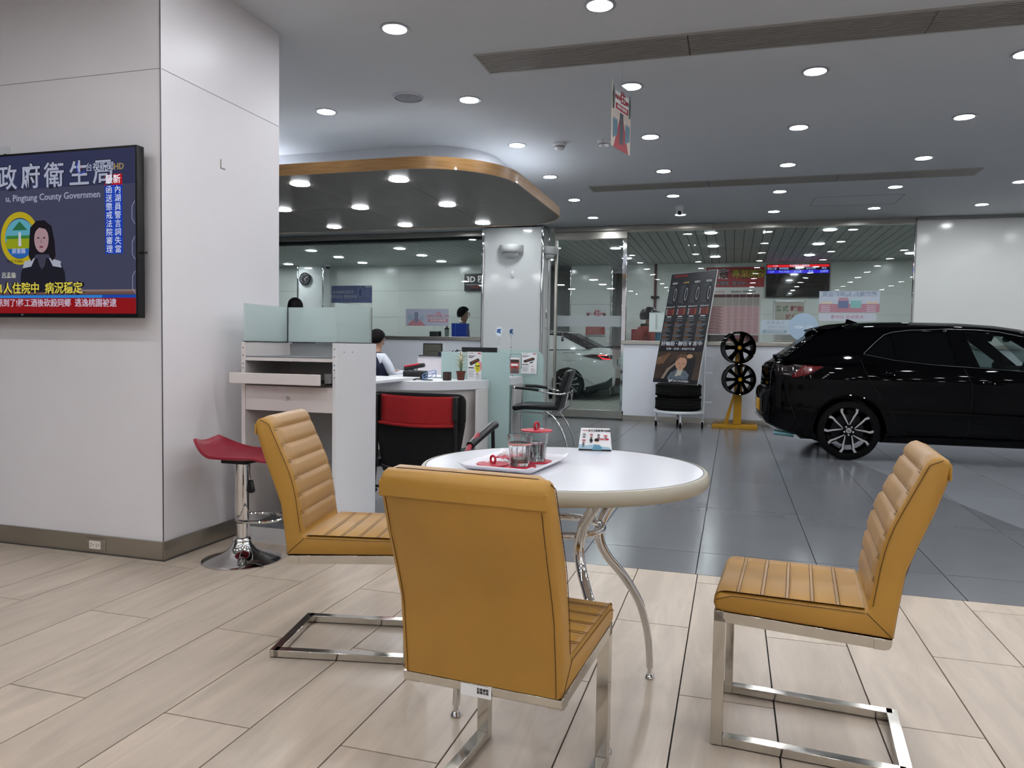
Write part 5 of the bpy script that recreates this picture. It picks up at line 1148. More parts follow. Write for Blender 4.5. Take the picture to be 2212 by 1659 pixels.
for k, nm in enumerate(names_):
    x = -.235+.155*k
    text('lettering', nm, .036, gold if k == 1 else lw_, po, PM(x, 1.455), bold=.015)
    td = M('print_tyre', '#3b3e44', .5); te = M('print_tyre_dark', '#0b0c0e', .5)
    ppoly('tyre_picture', [(x-.062, 1.17)]+[(x-.062+.012*math.sin(PI*q/8), 1.17+.24*q/8) for q in range(9)][::-1][0:1]+[(x+.01, 1.42), (x+.01, 1.15)], td, .0022)
    ppoly('tyre_sidewall', disc2(x+.022, 1.285, .032, 24, .135), te, .0028); ppoly('rim_picture', disc2(x+.026, 1.285, .019, 20, .095), M('print_rim', '#8e9298', .4), .0032); ppoly('rim_centre', disc2(x+.027, 1.285, .013, 16, .075), te, .0036)
    for q in range(3): pbox('tread_line', x-.052+.018*q, x-.046+.018*q, 1.18, 1.40, te, .0026)
    text('lettering', ('BluEarth-GT', 'ADVAN dB', 'BluEarth-GT', 'BluEarth-Es')[k], .024, lw_, po, PM(x-.005, 1.105), bold=.01)
    pbox('rating_panel', x-.045, x+.055, .985, 1.08, redp)
    for q in range(6): pbox('rating_bar', x-.06, x-.045, .99+.015*q, .997+.015*q, lw_, .0034); pbox('rating_tip', x+.035, x+.055, .99+.015*q, .996+.015*q, oj, .0036)
    for q, (w_, h_) in enumerate(((.06, .014), (.09, .008), (.08, .008))): pbox('caption', x-.005-w_/2, x-.005+w_/2, .955-.028*q, .955-.028*q+h_, lw_ if q == 0 else txg)
    zz = .865
    for blk in range(4):
        pbox('heading', x-.06, x-.01+.015*(blk % 2), zz, zz+.010, oj); zz -= .022
        for q in range(2+(blk+k) % 2): pbox('text_line', x-.06, x+.055-.02*((q+blk) % 3), zz, zz+.007, txg); zz -= .017
        zz -= .008
[text('lettering', s_, .066, lw_, po, PM(x_, .565), bold=.012) for s_, x_ in (('好輪胎', -.185), ('・', -.062), ('靜在不言中', .122))]; pbox('rule', -.25, .28, .522, .526, redp); text('lettering', '安靜・舒適・幸福不打擾', .036, lw_, po, PM(0, .49))
pic = pbox('child_picture', -PW/2+.002, PW/2-.002, .06, .455, M('print_dusk', '#3a2c22', .5, nscale=5, namt=.4), .0016)
ppoly('window_glow', [(-.30, .36), (-.12, .44), (-.20, .28), (-.30, .26)], M('print_glow', '#7b5a42', .5, nscale=8, namt=.3), .002)
ppoly('car_seat', [(-.16, .06), (-.10, .26), (.0, .40), (.14, .44), (.24, .36), (.22, .06)], M('print_seat', '#15151a', .5), .0022); ppoly('seat_rim', [(-.20, .06), (-.14, .20), (-.03, .30), (-.02, .28), (-.11, .18), (-.16, .06)], M('print_rim2', '#8c7d70', .5), .0026)
ppoly('child_clothes', [(-.12, .06), (-.08, .15), (.0, .20), (.12, .19), (.18, .13), (.17, .06)], M('print_cloth', '#5c6670', .5, nscale=30, namt=.35), .003); ppoly('child_bib', [(-.01, .10), (.02, .21), (.09, .20), (.07, .12)], M('print_bib', '#a8a698', .5, nscale=40, namt=.3), .0034)
ppoly('child_head', [(.045+.078*math.cos(a)*(1+.08*math.sin(a)), .29+.098*math.sin(a)) for a in [2*PI*q/24 for q in range(24)]], M('print_skin', '#b38a70', .5), .0038)
ppoly('child_hair', [(-.035, .31), (-.03, .38), (.02, .42), (.10, .415), (.135, .375), (.12, .33), (.09, .365), (.02, .37), (-.01, .33)], M('print_hair', '#5b4030', .5, nscale=20, namt=.3), .0042); ppoly('toy', disc2(.15, .39, .04, 14, .03), M('print_toy', '#b98f6a', .5), .0046)
for q in (.015, .085): ppoly('closed_eye', disc2(q, .285, .016, 10, .004), M('print_eye', '#4a3024', .5), .0044)
ppoly('nose', [(.043, .275), (.058, .245), (.034, .248)], M('print_nose', '#a07860', .5), .0044); ppoly('mouth', disc2(.045, .225, .014, 10, .006), M('print_mouth', '#8e4a44', .5), .0044)
text('lettering', 'YOKOHAMA', .046, lw_, po, PM(.06, .035), bold=.008); ppoly('logo_chevron', [(-.10, .055), (-.075, .055), (-.06, .038), (-.045, .055), (-.025, .055), (-.06, .018), (-.09, .018), (-.075, .036)], lw_, .0035)
# ================================================================== WHEEL RIMS ON THE YELLOW STAND
ys = thing('rim_stand', 'yellow steel stand holding two black alloy wheel rims', 'stand', (.06, 11.22, 0), math.radians(-2))
ym = M('yellow_paint', '#b98710', .4, nscale=8, namt=.08)
G().box(-.31, .31, -.22, -.16, 0, .045).box(-.31, .31, .16, .22, 0, .045).box(-.31, -.25, -.16, .16, 0, .045).box(.25, .31, -.16, .16, 0, .045).box(-.31, .31, -.03, .03, 0, .045).obj('base_frame', ym, ys, bevel=.004)
G().box(-.025, .085, -.035, .02, .045, 1.27).obj('post', ym, ys, bevel=.004)
G().prism([(-.16, .045), (-.10, .045), (.0, .50), (-.03, .50)], -.03, .015, 'y').obj('gusset', ym, ys, bevel=.003)
for z in (1.15, .705): G().tube([(.03, -.035, z), (.03, -.13, z)], .02, 10).obj('peg', ym, ys)
def alloy(x, y, z, R, ns, tilt, label):
    t = thing('alloy_rim', label, 'wheel rim', (x, y, z), 0, 'black alloy rims on the yellow stand'); t.rotation_euler = (0, 0, tilt)
    F = Matrix.Rotation(PI/2, 3, 'X')
    G().lathe([(R, -.11), (R*.95, -.08), (R*.95, .04), (R, .06), (R, .085), (R*.975, .09), (R*.94, .086), (R*.90, .05), (R*.87, -.08), (R*.90, -.11), (R, -.11)], 48, (0, 0, 0), F, cap=False).obj('barrel', pianoblk, t)
    Fm = F.to_4x4(); w0 = .20*R*7/ns*.72
    for k in range(ns):
        a = 2*PI*k/ns+PI/ns
        c_, s_ = math.cos(a), math.sin(a); M2 = Fm @ Matrix.Rotation(a, 4, 'Z')
        G().prism([(R*.16, -w0), (R*.16, w0), (R*.55, w0*.8), (R*.92, w0*1.25), (R*.92, -w0*1.25), (R*.55, -w0*.8)], .035, .075, 'z', M2).obj('spoke', pianoblk, t, bevel=.006)
    G().lathe([(.045, .03), (R*.24, .03), (R*.22, .07), (.03, .066), (.028, .03)], 28, (0, 0, 0), F, cap=False).obj('hub', pianoblk, t)
    G().lathe([(.0005, .03), (.027, .03), (.027, .055), (.0005, .058)], 16, (0, 0, 0), F, cap=False).obj('centre_bolt', ym, t)
    nt_ = G()
    for k in range(5):
        a = 2*PI*k/5; nt_.lathe([(.0005, .066), (.008, .066), (.008, .073), (.0005, .074)], 8, (.048*math.cos(a), 0, .048*math.sin(a)), F, cap=False)
    nt_.obj('bolt_holes', chrome, t)
alloy(.075, 11.06, 1.150, .226, 7, math.radians(17), 'upper of the two glossy black alloy rims on the yellow stand')
alloy(.095, 11.06, .700, .220, 9, math.radians(17), 'lower of the two glossy black alloy rims on the yellow stand')
# ================================================================== COLUMN FITTINGS
def sconce(x, y, z, rz, label):
    t = thing('wall_sconce', label, 'wall lamp', (x, y, z), rz, 'white half-bowl wall lamps')
    pm_ = M('sconce_white', '#c9ccca', .35)
    G().lathe([(.19, .0), (.192, .004), (.188, -.07), (.165, -.10), (.0005, -.11)], 28, cap=False, a0=PI, a1=2*PI).obj('upper_bowl', pm_, t, solid=.006)
    G().lathe([(.13, -.09), (.115, -.14), (.07, -.175), (.0005, -.185)], 24, cap=False, a0=PI, a1=2*PI).obj('lower_bowl', pm_, t, solid=.006)
    G().box(-.06, .06, -.012, 0, -.15, 0).obj('wall_plate', pm_, t)
sconce(-3.34, 11.20, 2.67, 0, 'white half-bowl wall lamp on the front of the column'); sconce(-2.84, 11.42, 2.66, PI/2, 'white half-bowl wall lamp on the side of the column by the door')
ss = thing('wall_sensor', 'small white motion sensor on the column below the wall lamp', 'sensor', (-3.32, 11.20, 2.24)); G().box(-.022, .022, -.025, 0, -.05, .05).obj('sensor_body', white, ss, bevel=.008); G().ell((0, -.026, -.015), .014, .012, .014, 10, 6).obj('sensor_eye', M('sensor_eye', '#b9bdbd', .2), ss)
es = thing('notice_plate', 'narrow white notice plate with green pictures on the column beside the door', 'sign', (-2.838, 11.46, 1.43), PI/2)
G().box(-.05, .05, -.004, 0, 0, .28).obj('plate', paper, es)
for k in range(3): G().box(-.035, .035, -.0055, -.004, .20-.035*k, .23-.035*k).obj('picture', M('notice_green' if k % 2 == 0 else 'notice_dark', '#4d6b4c' if k % 2 == 0 else '#2b3330', .5), es)
for k in range(5): G().box(-.03, .03, -.005, -.004, .03+.02*k, .036+.02*k).obj('text_line', M('grey_print', '#8c8c90', .6), es)
# ================================================================== PRINTS ON THE GLASS (seen from behind, so reversed)
def film(name, label, x0, x1, z0, z1, col, alpha=.82, r=.004):
    t = thing(name, label, 'sticker', ((x0+x1)/2, FY-.0015, (z0+z1)/2)); w, h = x1-x0, z1-z0
    G().prism(rrect(-w/2, w/2, -h/2, h/2, r), -.001, 0, 'y').obj('film', M('film_'+name+col[1:], col, .5, alpha=alpha), t, smooth=0)
    return t, w, h
fm = lambda u, v, d=.0018: facing(u, -d, v)
t, w_, h_ = film('glass_poster', 'blue tyre poster on the office glass, lettering reversed', -6.715, -5.934, 1.822, 2.118, '#7383ad', .85)
text('lettering', 'YOKOHAMA', .072, M('film_white', '#c4cbd8', .5), t, fm(-.16, .035), mirror=True, bold=.01); text('lettering', '濕地制動 全面領先', .066, M('film_white', '#c4cbd8', .5), t, fm(-.16, -.045), mirror=True)
G().prism(disc2(.17, .03, .06, 20, .095), -.002, 0, 'y').obj('tyre_picture', M('film_blue2', '#8593b8', .5), t); G().prism(disc2(.17, .03, .035, 20, .07), -.0026, 0, 'y').obj('rim_picture', M('film_blue3', '#56678f', .5), t)
for k in range(4): G().box(.25+.025*k, .262+.025*k, -.002, 0, -.05, .10).obj('tread_stripe', M('film_blue2', '#8593b8', .5), t)
G().box(.26, .385, -.002, 0, .115, .14).obj('corner_tag', M('film_white', '#c4cbd8', .5), t)
def promo(t, W_, H_, d, mir, dark=False):
    """promotional print: red carpet with a tyre between blue bottles and a red slogan"""
    r_ = M('promo_faded_red', '#b9828c', .5); b_ = M('promo_faded_blue', '#93aabd', .5); dk = M('promo_faded_tyre', '#7c8698', .5)
    s = -1 if mir else 1
    P = lambda nm, poly, m, dd: G().prism([(s*x*W_, z*H_) for x, z in poly], -d-dd, -d, 'y').obj(nm, m, t, smooth=0)
    return P, r_, b_, dk
t, w_, h_ = film('glass_poster', 'pale promotional poster with red carpet on the office glass, lettering reversed', -5.303, -4.53, 1.437, 1.72, '#b9bfd0', .86)
P, r_, b_, dk = promo(t, w_, h_, 0, True)
P('carpet', [(.02, -.5), (.48, -.5), (.28, -.02), (.22, -.02)], r_, .0016); P('tyre_picture', [(.21, -.30), (.29, -.30), (.30, .2), (.28, .32), (.22, .32), (.20, .2)], dk, .002)
for k, x in enumerate((.10, .145, .34, .38, .42)): P('bottle_picture', [(x-.018, -.22+.02*k % .1), (x+.018, -.22+.02*k % .1), (x+.018, .08), (x+.008, .16), (x-.008, .16), (x-.018, .08)], b_, .0018)
text('lettering', '住', .10, r_, t, fm(.20, .045), mirror=True, bold=.02); text('lettering', '最新優惠', .042, r_, t, fm(.31, .02), mirror=True, bold=.02); text('lettering', '活動開跑', .042, r_, t, fm(.08, .02), mirror=True, bold=.02)
G().box(.02, .375, -.0018, 0, -.075, -.025).obj('slogan_bar', r_, t); text('lettering', '購買輪胎享多重好禮', .030, paper, t, fm(.20, -.05, .0026), mirror=True)
t, w_, h_ = film('glass_sticker', 'round-ended ISO 14001 sticker on the right window, lettering reversed', .38, .84, 1.354, 1.565, '#c3d2dd', .86, .03)
G().prism(disc2(.36, .005, .20, 40), -.0022, 0, 'y').obj('round_end', M('film_round', '#b3cbe0', .5, alpha=.88), t)
text('lettering', '本廠通過', .05, M('film_grey', '#8fa3ad', .5), t, fm(-.02, .065), mirror=True, spacing=1.6); text('lettering', 'ISO 14001', .045, M('film_grey', '#8fa3ad', .5), t, fm(-.01, .0), mirror=True, spacing=1.3)
G().prism(rrect(-.20, .14, -.09, -.04, .02), -.002, 0, 'y').obj('pill', M('film_grey', '#8fa3ad', .5), t); text('lettering', '國際環保認證', .042, M('film_white', '#c4cbd8', .5), t, fm(-.03, -.065, .0026), mirror=True)
text('lettering', 'ISO 14001', .062, M('film_white2', '#dfe9f2', .5), t, fm(.36, .0, .003), mirror=True, bold=.01)
t, w_, h_ = film('glass_poster', 'pale blue car battery poster on the right window, lettering reversed', 1.17, 1.967, 1.676, 1.979, '#c1cbd8', .84)
text('lettering', '嚴選電瓶 獲得好品質', .078, M('film_text', '#8e9bb0', .5), t, fm(0, .105), mirror=True, bold=.02)
G().box(-w_/2, w_/2, -.0016, 0, -.15, -.03).obj('red_ground', M('film_rose', '#b07f8c', .5), t)
for x, c1, c2 in ((-.075, '#6a7595', '#b08a97'), (.09, '#7fb3b0', '#a9c4c6')):
    G().box(x-.07, x+.07, -.0022, 0, -.09, .015).obj('battery_body', M('film_b'+c1[1:], c1, .5), t); G().prism([(x-.07, .015), (x+.07, .015), (x+.06, .06), (x-.06, .06)], -.0024, 0, 'y').obj('battery_top', M('film_b'+c2[1:], c2, .5), t)
for s in (-1, 1):
    G().box(s*.30-.075, s*.30+.075, -.0022, 0, -.03, .0).obj('tag', M('film_cream', '#cfc0a8' if s < 0 else '#8fb5b8', .5), t)
    for k in range(4): G().box(s*.30-.07, s*.30+.05, -.0022, 0, -.06-.026*k, -.052-.026*k).obj('text_line', M('film_white', '#c4cbd8', .5), t)
t, w_, h_ = film('glass_sticker', 'rounded slogan strip below the battery poster on the right window', 1.17, 1.93, 1.553, 1.664, '#c9cfd9', .85, .03)
text('lettering', '免費檢測 送好禮', .055, M('film_rose', '#b07f8c', .5), t, fm(0, .0), mirror=True, spacing=1.15)
t, w_, h_ = film('taped_sheet', 'sheets of paper taped to the window beside the helmeted man', -1.242, -1.022, 1.372, 1.669, '#cfdcd8', .97)
G().box(-.015, .015, -.0016, 0, -.11, .12).obj('show_through', M('film_grey2', '#a9b8b4', .6), t)
for a in (-.14, .135): G().box(-.105, .10, -.0018, 0, a-.006, a+.006).obj('tape', M('film_grey3', '#b9c8c3', .4), t)
# ================================================================== BACK WALL OF THE DRIVEWAY
WY = WB-.004
def flat(name, label, cat, x0, x1, z0, z1, y, mat, th=.006):
    t = thing(name, label, cat, ((x0+x1)/2, y, z0)); G().box(-(x1-x0)/2, (x1-x0)/2, -th, 0, 0, z1-z0).obj('board', mat, t, smooth=0)
    return t, x1-x0, z1-z0
yel = M('banner_yellow', '#c2b22c', .5); bred = M('banner_red', '#9c1f2a', .5)
t, w_, h_ = flat('wall_banner', 'red banner with big yellow and black characters on the back wall', 'banner', -.61, .605, 2.495, 2.93, WY, bred)
for s_, x, c_ in (('原', -.46, ink), ('廠', -.24, ink), ('專', .02, yel), ('業', .20, yel), ('美', .37, yel), ('容', .53, yel)):
    text('lettering', s_, .225 if c_ is ink else .205, paper if c_ is ink else ink, t, facing(x, -.009, .275), bold=.035); text('lettering', s_, .22 if c_ is ink else .20, c_, t, facing(x, -.012, .275), bold=.0)
text('lettering', '好禮家  喜迎中~', .10, ink, t, facing(-.06, -.009, .075), bold=.05); text('lettering', '好禮家  喜迎中~', .098, M('banner_grey', '#9b8a90', .5), t, facing(-.06, -.012, .075))
t, w_, h_ = flat('price_board', 'tall maintenance price chart with pink rows on the back wall', 'sign', -.57, .555, 1.20, 2.44, WY, M('chart_white', '#c6c2c0', .4))
text('lettering', 'TOYOTA', .06, red, t, facing(-.33, -.009, 1.19)); text('lettering', '商品素材  價格明細表', .055, ink, t, facing(.19, -.009, 1.19))
G().box(-.54, .53, -.0075, -.006, 1.07, 1.14).obj('header_bar', M('chart_maroon', '#4e2428', .5), t); G().box(-.54, .53, -.0075, -.006, .89, 1.065).obj('sub_header', M('chart_beige', '#9a918c', .5), t)
for k in range(26): G().box(-.54, .53, -.0078, -.006, .275+.0235*k, .275+.0235*k+.018).obj('chart_row', M('chart_pink' if k % 2 else 'chart_rose', '#b98088' if k % 2 else '#c28d92', .5), t, smooth=0)
for k in range(26): G().box(-.54, -.24-.03*(k % 3), -.0090, -.0078, .277+.0235*k, .291+.0235*k).obj('row_title', M('chart_darkred', '#6e2a30', .5), t, smooth=0)
for k in range(5): G().box(-.175+.142*k, -.169+.142*k, -.0100, -.0060, .27, 1.14).obj('column_line', M('chart_line', '#d6cccc', .5), t)
dots = G()
for k in range(26):
    for c_ in range(5):
        if (k*7+c_*3) % 5 < 3-c_*.4: dots.prism(disc2(-.10+.142*c_, .284+.0235*k, .007, 8), -.0096, -.0078, 'y')
dots.obj('chart_dots', ink, t)['kind'] = 'stuff'
G().box(-.54, -.15, -.0080, -.006, .04, .25).obj('dark_photo', M('chart_photo', '#2a2224', .5), t); G().box(-.13, .53, -.0080, -.006, .06, .25).obj('footer_panel', M('chart_foot', '#6d3a3e', .5), t)
# frame under glass beside it, information screen
t, w_, h_ = flat('framed_notice', 'framed notice with red and green characters below the information screen', 'sign', .82, 1.46, 1.22, 2.20, WY, M('notice_cream', '#aaa69c', .3))
for a in ((-.32, .32, .95, .98), (-.32, .32, 0, .03), (-.32, -.29, .0, .98), (.29, .32, 0, .98)): G().box(a[0], a[1], -.02, 0, a[2], a[3]).obj('frame_bar', silver, t)
text('lettering', '各式', .13, M('notice_greenc', '#3f6b4c', .5), t, facing(-.15, -.009, .80), bold=.02); text('lettering', '輪胎', .13, M('notice_redc', '#8e2f36', .5), t, facing(.15, -.009, .80), bold=.02); text('lettering', '降價', .12, M('notice_redc', '#8e2f36', .5), t, facing(.05, -.009, .62), bold=.02)
for k in range(8): G().box(-.24, .24-.05*(k % 3), -.0075, -.006, .15+.045*k, .165+.045*k).obj('text_line', M('grey_print', '#8c8c90', .6), t)
it = thing('information_screen', 'wall screen listing booked cars with red and blue bars, on the back wall', 'television', (1.275, WY, 2.27))
G().prism(rrect(-.635, .635, 0, .705, .006), -.06, -.012, 'y').obj('casing', blackplastic, it, bevel=.003)
G().box(-.30, .30, -.012, 0, .2, .5).obj('wall_bracket', black, it)
G().box(-.62, .62, -.062, -.060, .02, .69).obj('screen', M('screen_off', '#08090b', .08, coat=.5), it, smooth=0)
G().box(-.62, .62, -.0635, -.062, .635, .69).obj('red_bar', scr('info_red', '#e0202c', 1.0), it); G().box(-.62, .62, -.0635, -.062, .505, .575).obj('blue_bar', scr('info_blue', '#3022d8', 1.0), it)
wl = scr('info_white', '#dfe6ff', 1.0)
text('lettering', '17:09', .05, wl, it, facing(-.45, -.065, .662)); text('lettering', '今日預約入廠資訊', .05, wl, it, facing(.03, -.065, .662), bold=.01)
for s_, x in (('預定入廠', -.52), ('車牌號碼', -.28), ('車主', .0), ('維修狀態', .26), ('專員', .52)): text('lettering', s_, .048, scr('info_pale', '#a9c3ff', 1.0), it, facing(x, -.065, .605))
for s_, x in (('16:00', -.53), ('TEA-7660', -.28), ('已入廠', .0), ('專員', .26), ('彭麗琴', .52)): text('lettering', s_, .052, scr('info_pale', '#a9c3ff', 1.0), it, facing(x, -.065, .54))
for k, (x, y, lab) in enumerate(((-1.71, WB-.03, 'dark red water pipe running down the back wall behind the helmeted man'), (-3.80, 18.36, 'dark red water pipe left of the white post behind the door'))):
    t = thing('wall_pipe', lab, 'pipe', (x, y, 0), group='red pipes on the back walls'); G().tube([(0, 0, 0), (0, 0, CB)], .028, 10).obj('pipe', M('pipe_red', '#4e1d22', .4), t); G().box(-.09, .09, -.035, .03, 2.26, 2.30).obj('clamp', blackplastic, t)
t = thing('hose_cabinet', 'red fire hose cabinet against the wall behind the helmeted man', 'cabinet', (-1.97, 16.9, 0)); G().box(-.21, .21, -.16, .19, .03, 1.55).obj('cabinet_body', M('cabinet_red', '#7c1a20', .35), t, bevel=.006); G().box(-.19, .19, -.172, -.16, .1, 1.5).obj('cabinet_door', M('cabinet_red', '#7c1a20', .35), t, bevel=.004); G().tube([(.15, -.19, .8), (.15, -.19, .95)], .008, 6).obj('door_pull', chrome, t)
PY = 17.146
t, w_, h_ = flat('post_poster', 'small promotional poster with palms on the white post behind the door', 'poster', -3.27, -2.835, 1.665, 2.02, PY-.004, M('promo_pale', '#c2c4c6', .5))
text('lettering', '住', .16, M('promo_red', '#a83a42', .5), t, facing(.03, -.009, .25), bold=.02); text('lettering', '最新優惠', .05, M('promo_red', '#a83a42', .5), t, facing(-.11, -.009, .24), bold=.02); text('lettering', '開跑', .05, M('promo_red', '#a83a42', .5), t, facing(.15, -.009, .24), bold=.02)
for x in (-.19, .19): G().prism([(x, .12), (x-.05, .27), (x-.01, .24), (x, .30), (x+.02, .24), (x+.05, .26)], -.0075, -.006, 'y').obj('palm_print', M('palm_dark', '#3c4a44', .5), t)
G().box(-.15, .15, -.0075, -.006, .06, .14).obj('red_bar', M('promo_red', '#a83a42', .5), t)
t = thing('arched_notice', 'red arched notice with small lettering on the white post behind the door', 'sign', (-3.066, PY-.004, 1.40)); G().prism([(-.22, .03), (.22, .03), (.22, .20), (.17, .25), (-.17, .25), (-.22, .20)], -.006, 0, 'y').obj('board', M('notice_redboard', '#8e2a28', .5), t); G().box(-.23, .23, -.02, 0, 0, .03).obj('ledge', silver, t)
for k in range(5): G().box(-.19, .16-.05*(k % 2), -.0075, -.006, .06+.03*k, .072+.03*k).obj('text_line', M('notice_pinktext', '#b98a84', .5), t)
t, w_, h_ = flat('wall_notice', 'framed white notice sheet at the right edge of the white post', 'sign', -2.80, -2.69, 1.27, 1.51, PY-.004, paper)
for k in range(9): G().box(-.045, .045-.012*(k % 3), -.0072, -.006, .02+.023*k, .028+.023*k).obj('text_line', M('grey_print', '#8c8c90', .6), t)
# ================================================================== OFFICE BEHIND THE LEFT GLASS
ld = thing('service_sign', 'black illuminated sign reading 3D on the office back wall', 'sign', (-5.13, 15.095, 2.29))
G().box(-.40, .40, -.05, 0, 0, .36).obj('sign_box', M('sign_dark', '#1d1b1c', .4), ld, bevel=.003)
text('lettering', '3D 四輪定位', .165, M('sign_white', '#c9c9c6', .4, emit='#d8d8d4', est=.35), ld, facing(.10, -.053, .235), bold=.02); G().box(-.36, .36, -.0515, -.05, .125, .13).obj('rule', M('sign_white', '#c9c9c6', .4), ld); text('lettering', 'WHEEL ALIGNMENT', .07, M('sign_led', '#5a1a1a', .4, emit='#b03030', est=.3), ld, facing(.05, -.053, .07))
ck = thing('wall_clock', 'round black wall clock on the office post', 'clock', (-9.21, 14.77, 2.555))
G().lathe([(.0005, 0), (.135, 0), (.14, .02), (.13, .03), (.125, .02), (.0005, .018)], 32, (0, 0, 0), Matrix.Rotation(PI/2, 3, 'X'), cap=False).obj('case', blackplastic, ck)
for k in range(12): a = 2*PI*k/12; text('numeral', str((12-k+2) % 12+1), .035, paper, ck, facing(.10*math.cos(a), -.021, .10*math.sin(a)))
G().box(-.003, .003, -.026, -.022, 0, .085, Matrix.Rotation(math.radians(55), 4, 'Y')).obj('minute_hand', paper, ck); G().box(-.004, .004, -.026, -.022, 0, .06, Matrix.Rotation(math.radians(155), 4, 'Y')).obj('hour_hand', paper, ck)
t = thing('security_camera', 'small dark dome camera on the office ceiling beyond the clock', 'camera', (-8.6, 14.7, 2.842)); G().lathe([(.0005, 0), (.06, 0), (.05, -.03), (.0005, -.03)], 16, cap=False).obj('mount', white, t); G().ell((0, 0, -.04), .045, .045, .045, 12, 8).obj('dome', blackplastic, t)
bag = thing('blue_box_bag', 'bright blue cardboard bag standing on the office window sill', 'bag', (-4.36, 11.70, 1.2625))
bm_ = M('cobalt_card', '#1740b0', .35, nscale=4, namt=.08)
G().loft([[(-.135, -.045, 0), (.135, -.045, 0), (.135, .045, 0), (-.135, .045, 0)], [(-.14, -.05, .225), (.14, -.05, .22), (.14, .05, .22), (-.14, .05, .225)]]).obj('bag_body', bm_, bag, smooth=0); G().box(-.075, -.065, -.052, -.048, .0, .22).obj('seam_fold', M('cobalt_light', '#4f74d0', .35), bag)
bo_ = thing('drinks_shaker', 'grey translucent drinks shaker on the sill beside the blue bag', 'bottle', (-4.60, 11.70, 1.2625)); G().lathe([(.0005, 0), (.034, 0), (.038, .12), (.0005, .12)], 20, cap=False).obj('cup', M('smoke_plastic', '#8d9391', .3), bo_); G().lathe([(.0005, .12), (.039, .12), (.037, .145), (.014, .15), (.012, .175), (.0005, .178)], 20, cap=False).obj('cap', blackplastic, bo_)
office_chair(-5.35, 12.65, 2.6, 'black office chair with hook behind the office glass', .32, 1.375)
od = thing('office_desk', 'pale office desk behind the low office wall', 'desk'); G().box(-7.4, -5.2, 13.3, 13.9, .70, .74).obj('tabletop', white, od, bevel=.003)
for x in (-7.3, -5.3): G().box(x-.02, x+.02, 13.25, 13.85, .03, .70).obj('leg_panel', offw, od)
tb_ = thing('teal_folder', 'teal folder standing on the window sill by the helmeted man', 'folder', (-1.08, 11.70, 1.2355)); G().box(-.075, .075, -.02, .02, 0, .135).obj('folder_body', M('teal_card', '#1f6f8c', .5), tb_, bevel=.003)
# ================================================================== HANGING POSTER
hp = thing('hanging_poster', 'promotional poster board hanging from the ceiling between two downlights', 'poster', (-.75, 4.995, 2.41), math.radians(74.6))
G().box(-.15, .15, -.002, .002, 0, .42).obj('board', M('poster_cream', '#c3b6ab', .5), hp, smooth=0)
for s in (-1, 1):
    mz = Matrix() if s < 0 else Matrix.Rotation(PI, 4, 'Z')
    Q = lambda nm, poly, m, d: G().prism(poly, -.002-d, -.002, 'y', mz).obj(nm, m, hp, smooth=0)
    Q('sky_print', [(-.148, .27), (.148, .27), (.148, .418), (-.148, .418)], M('promo_pale2', '#a9adb3', .5), .0004)
    Q('carpet', [(-.12, .0), (.12, .0), (.03, .20), (-.03, .20)], M('carpet_red', '#a02432', .5), .0006); Q('tyre_picture', [(-.028, .04), (.028, .04), (.032, .12), (.025, .24), (-.025, .24), (-.032, .12)], M('promo_tyre', '#3a3f4a', .5), .001)
    for k, x in enumerate((-.125, -.10, -.075, .075, .10, .125)): Q('bottle_picture', [(x-.012, .06+.012*(k % 3)), (x+.012, .06+.012*(k % 3)), (x+.012, .17), (x+.005, .19), (x-.005, .19), (x-.012, .17)], M('promo_blue2', '#4f7688', .5), .0008)
    Q('white_board', [(-.105, .245), (.11, .245), (.11, .365), (-.105, .365)], paper, .0007); Q('slogan_bar', [(-.10, .25), (.105, .25), (.105, .29), (-.10, .29)], M('carpet_red', '#a02432', .5), .0012)
    for x in (-.135, .13): Q('palm_print', [(x-.012, .24), (x+.012, .24), (x+.018, .33), (x, .40), (x-.018, .33)], M('palm_dark', '#3c4a44', .5), .001)
    text('lettering', '住', .085, M('carpet_red', '#a02432', .5), hp, mz @ facing(.01, -.004, .335), bold=.02); text('lettering', '優惠活動', .026, M('carpet_red', '#a02432', .5), hp, mz @ facing(-.06, -.004, .325), bold=.03); text('lettering', '開跑', .03, M('carpet_red', '#a02432', .5), hp, mz @ facing(.075, -.004, .32), bold=.03); text('lettering', '購胎享多重好禮', .022, paper, hp, mz @ facing(0, -.0045, .27))
G().tube([(0, 0, .42), (0, 0, CEIL-2.41)], .0012, 5).obj('hanging_wire', M('clear_rod', '#e8eef0', .05, trans=.6), hp)
# ================================================================== PEOPLE
def skinmesh(name, verts, edges, radii, mat, parent, root=0, sub=2):
    me = bpy.data.meshes.new(name); bm = bmesh.new(); ly = bm.verts.layers.skin.verify(); vs = []
    for p, r in zip(verts, radii):
        v = bm.verts.new(p); v[ly].radius = (r, r) if not isinstance(r, tuple) else r; vs.append(v)
    for a, b in edges: bm.edges.new((vs[a], vs[b]))
    vs[root][ly].use_root = True; bm.to_mesh(me); bm.free(); me.materials.append(mat)
    o = bpy.data.objects.new(name, me); C.objects.link(o); o.parent = parent
    m = o.modifiers.new('skin', 'SKIN'); m.use_smooth_shade = True
    m = o.modifiers.new('sub', 'SUBSURF'); m.levels = sub; m.render_levels = sub
    return o
skinm = M('skin', '#a57e68', .5, nscale=12, namt=.05); hairm = M('dark_hair', '#0b090a', .7, nscale=40, namt=.3, bump=.3, bscale=120, spec=.15)
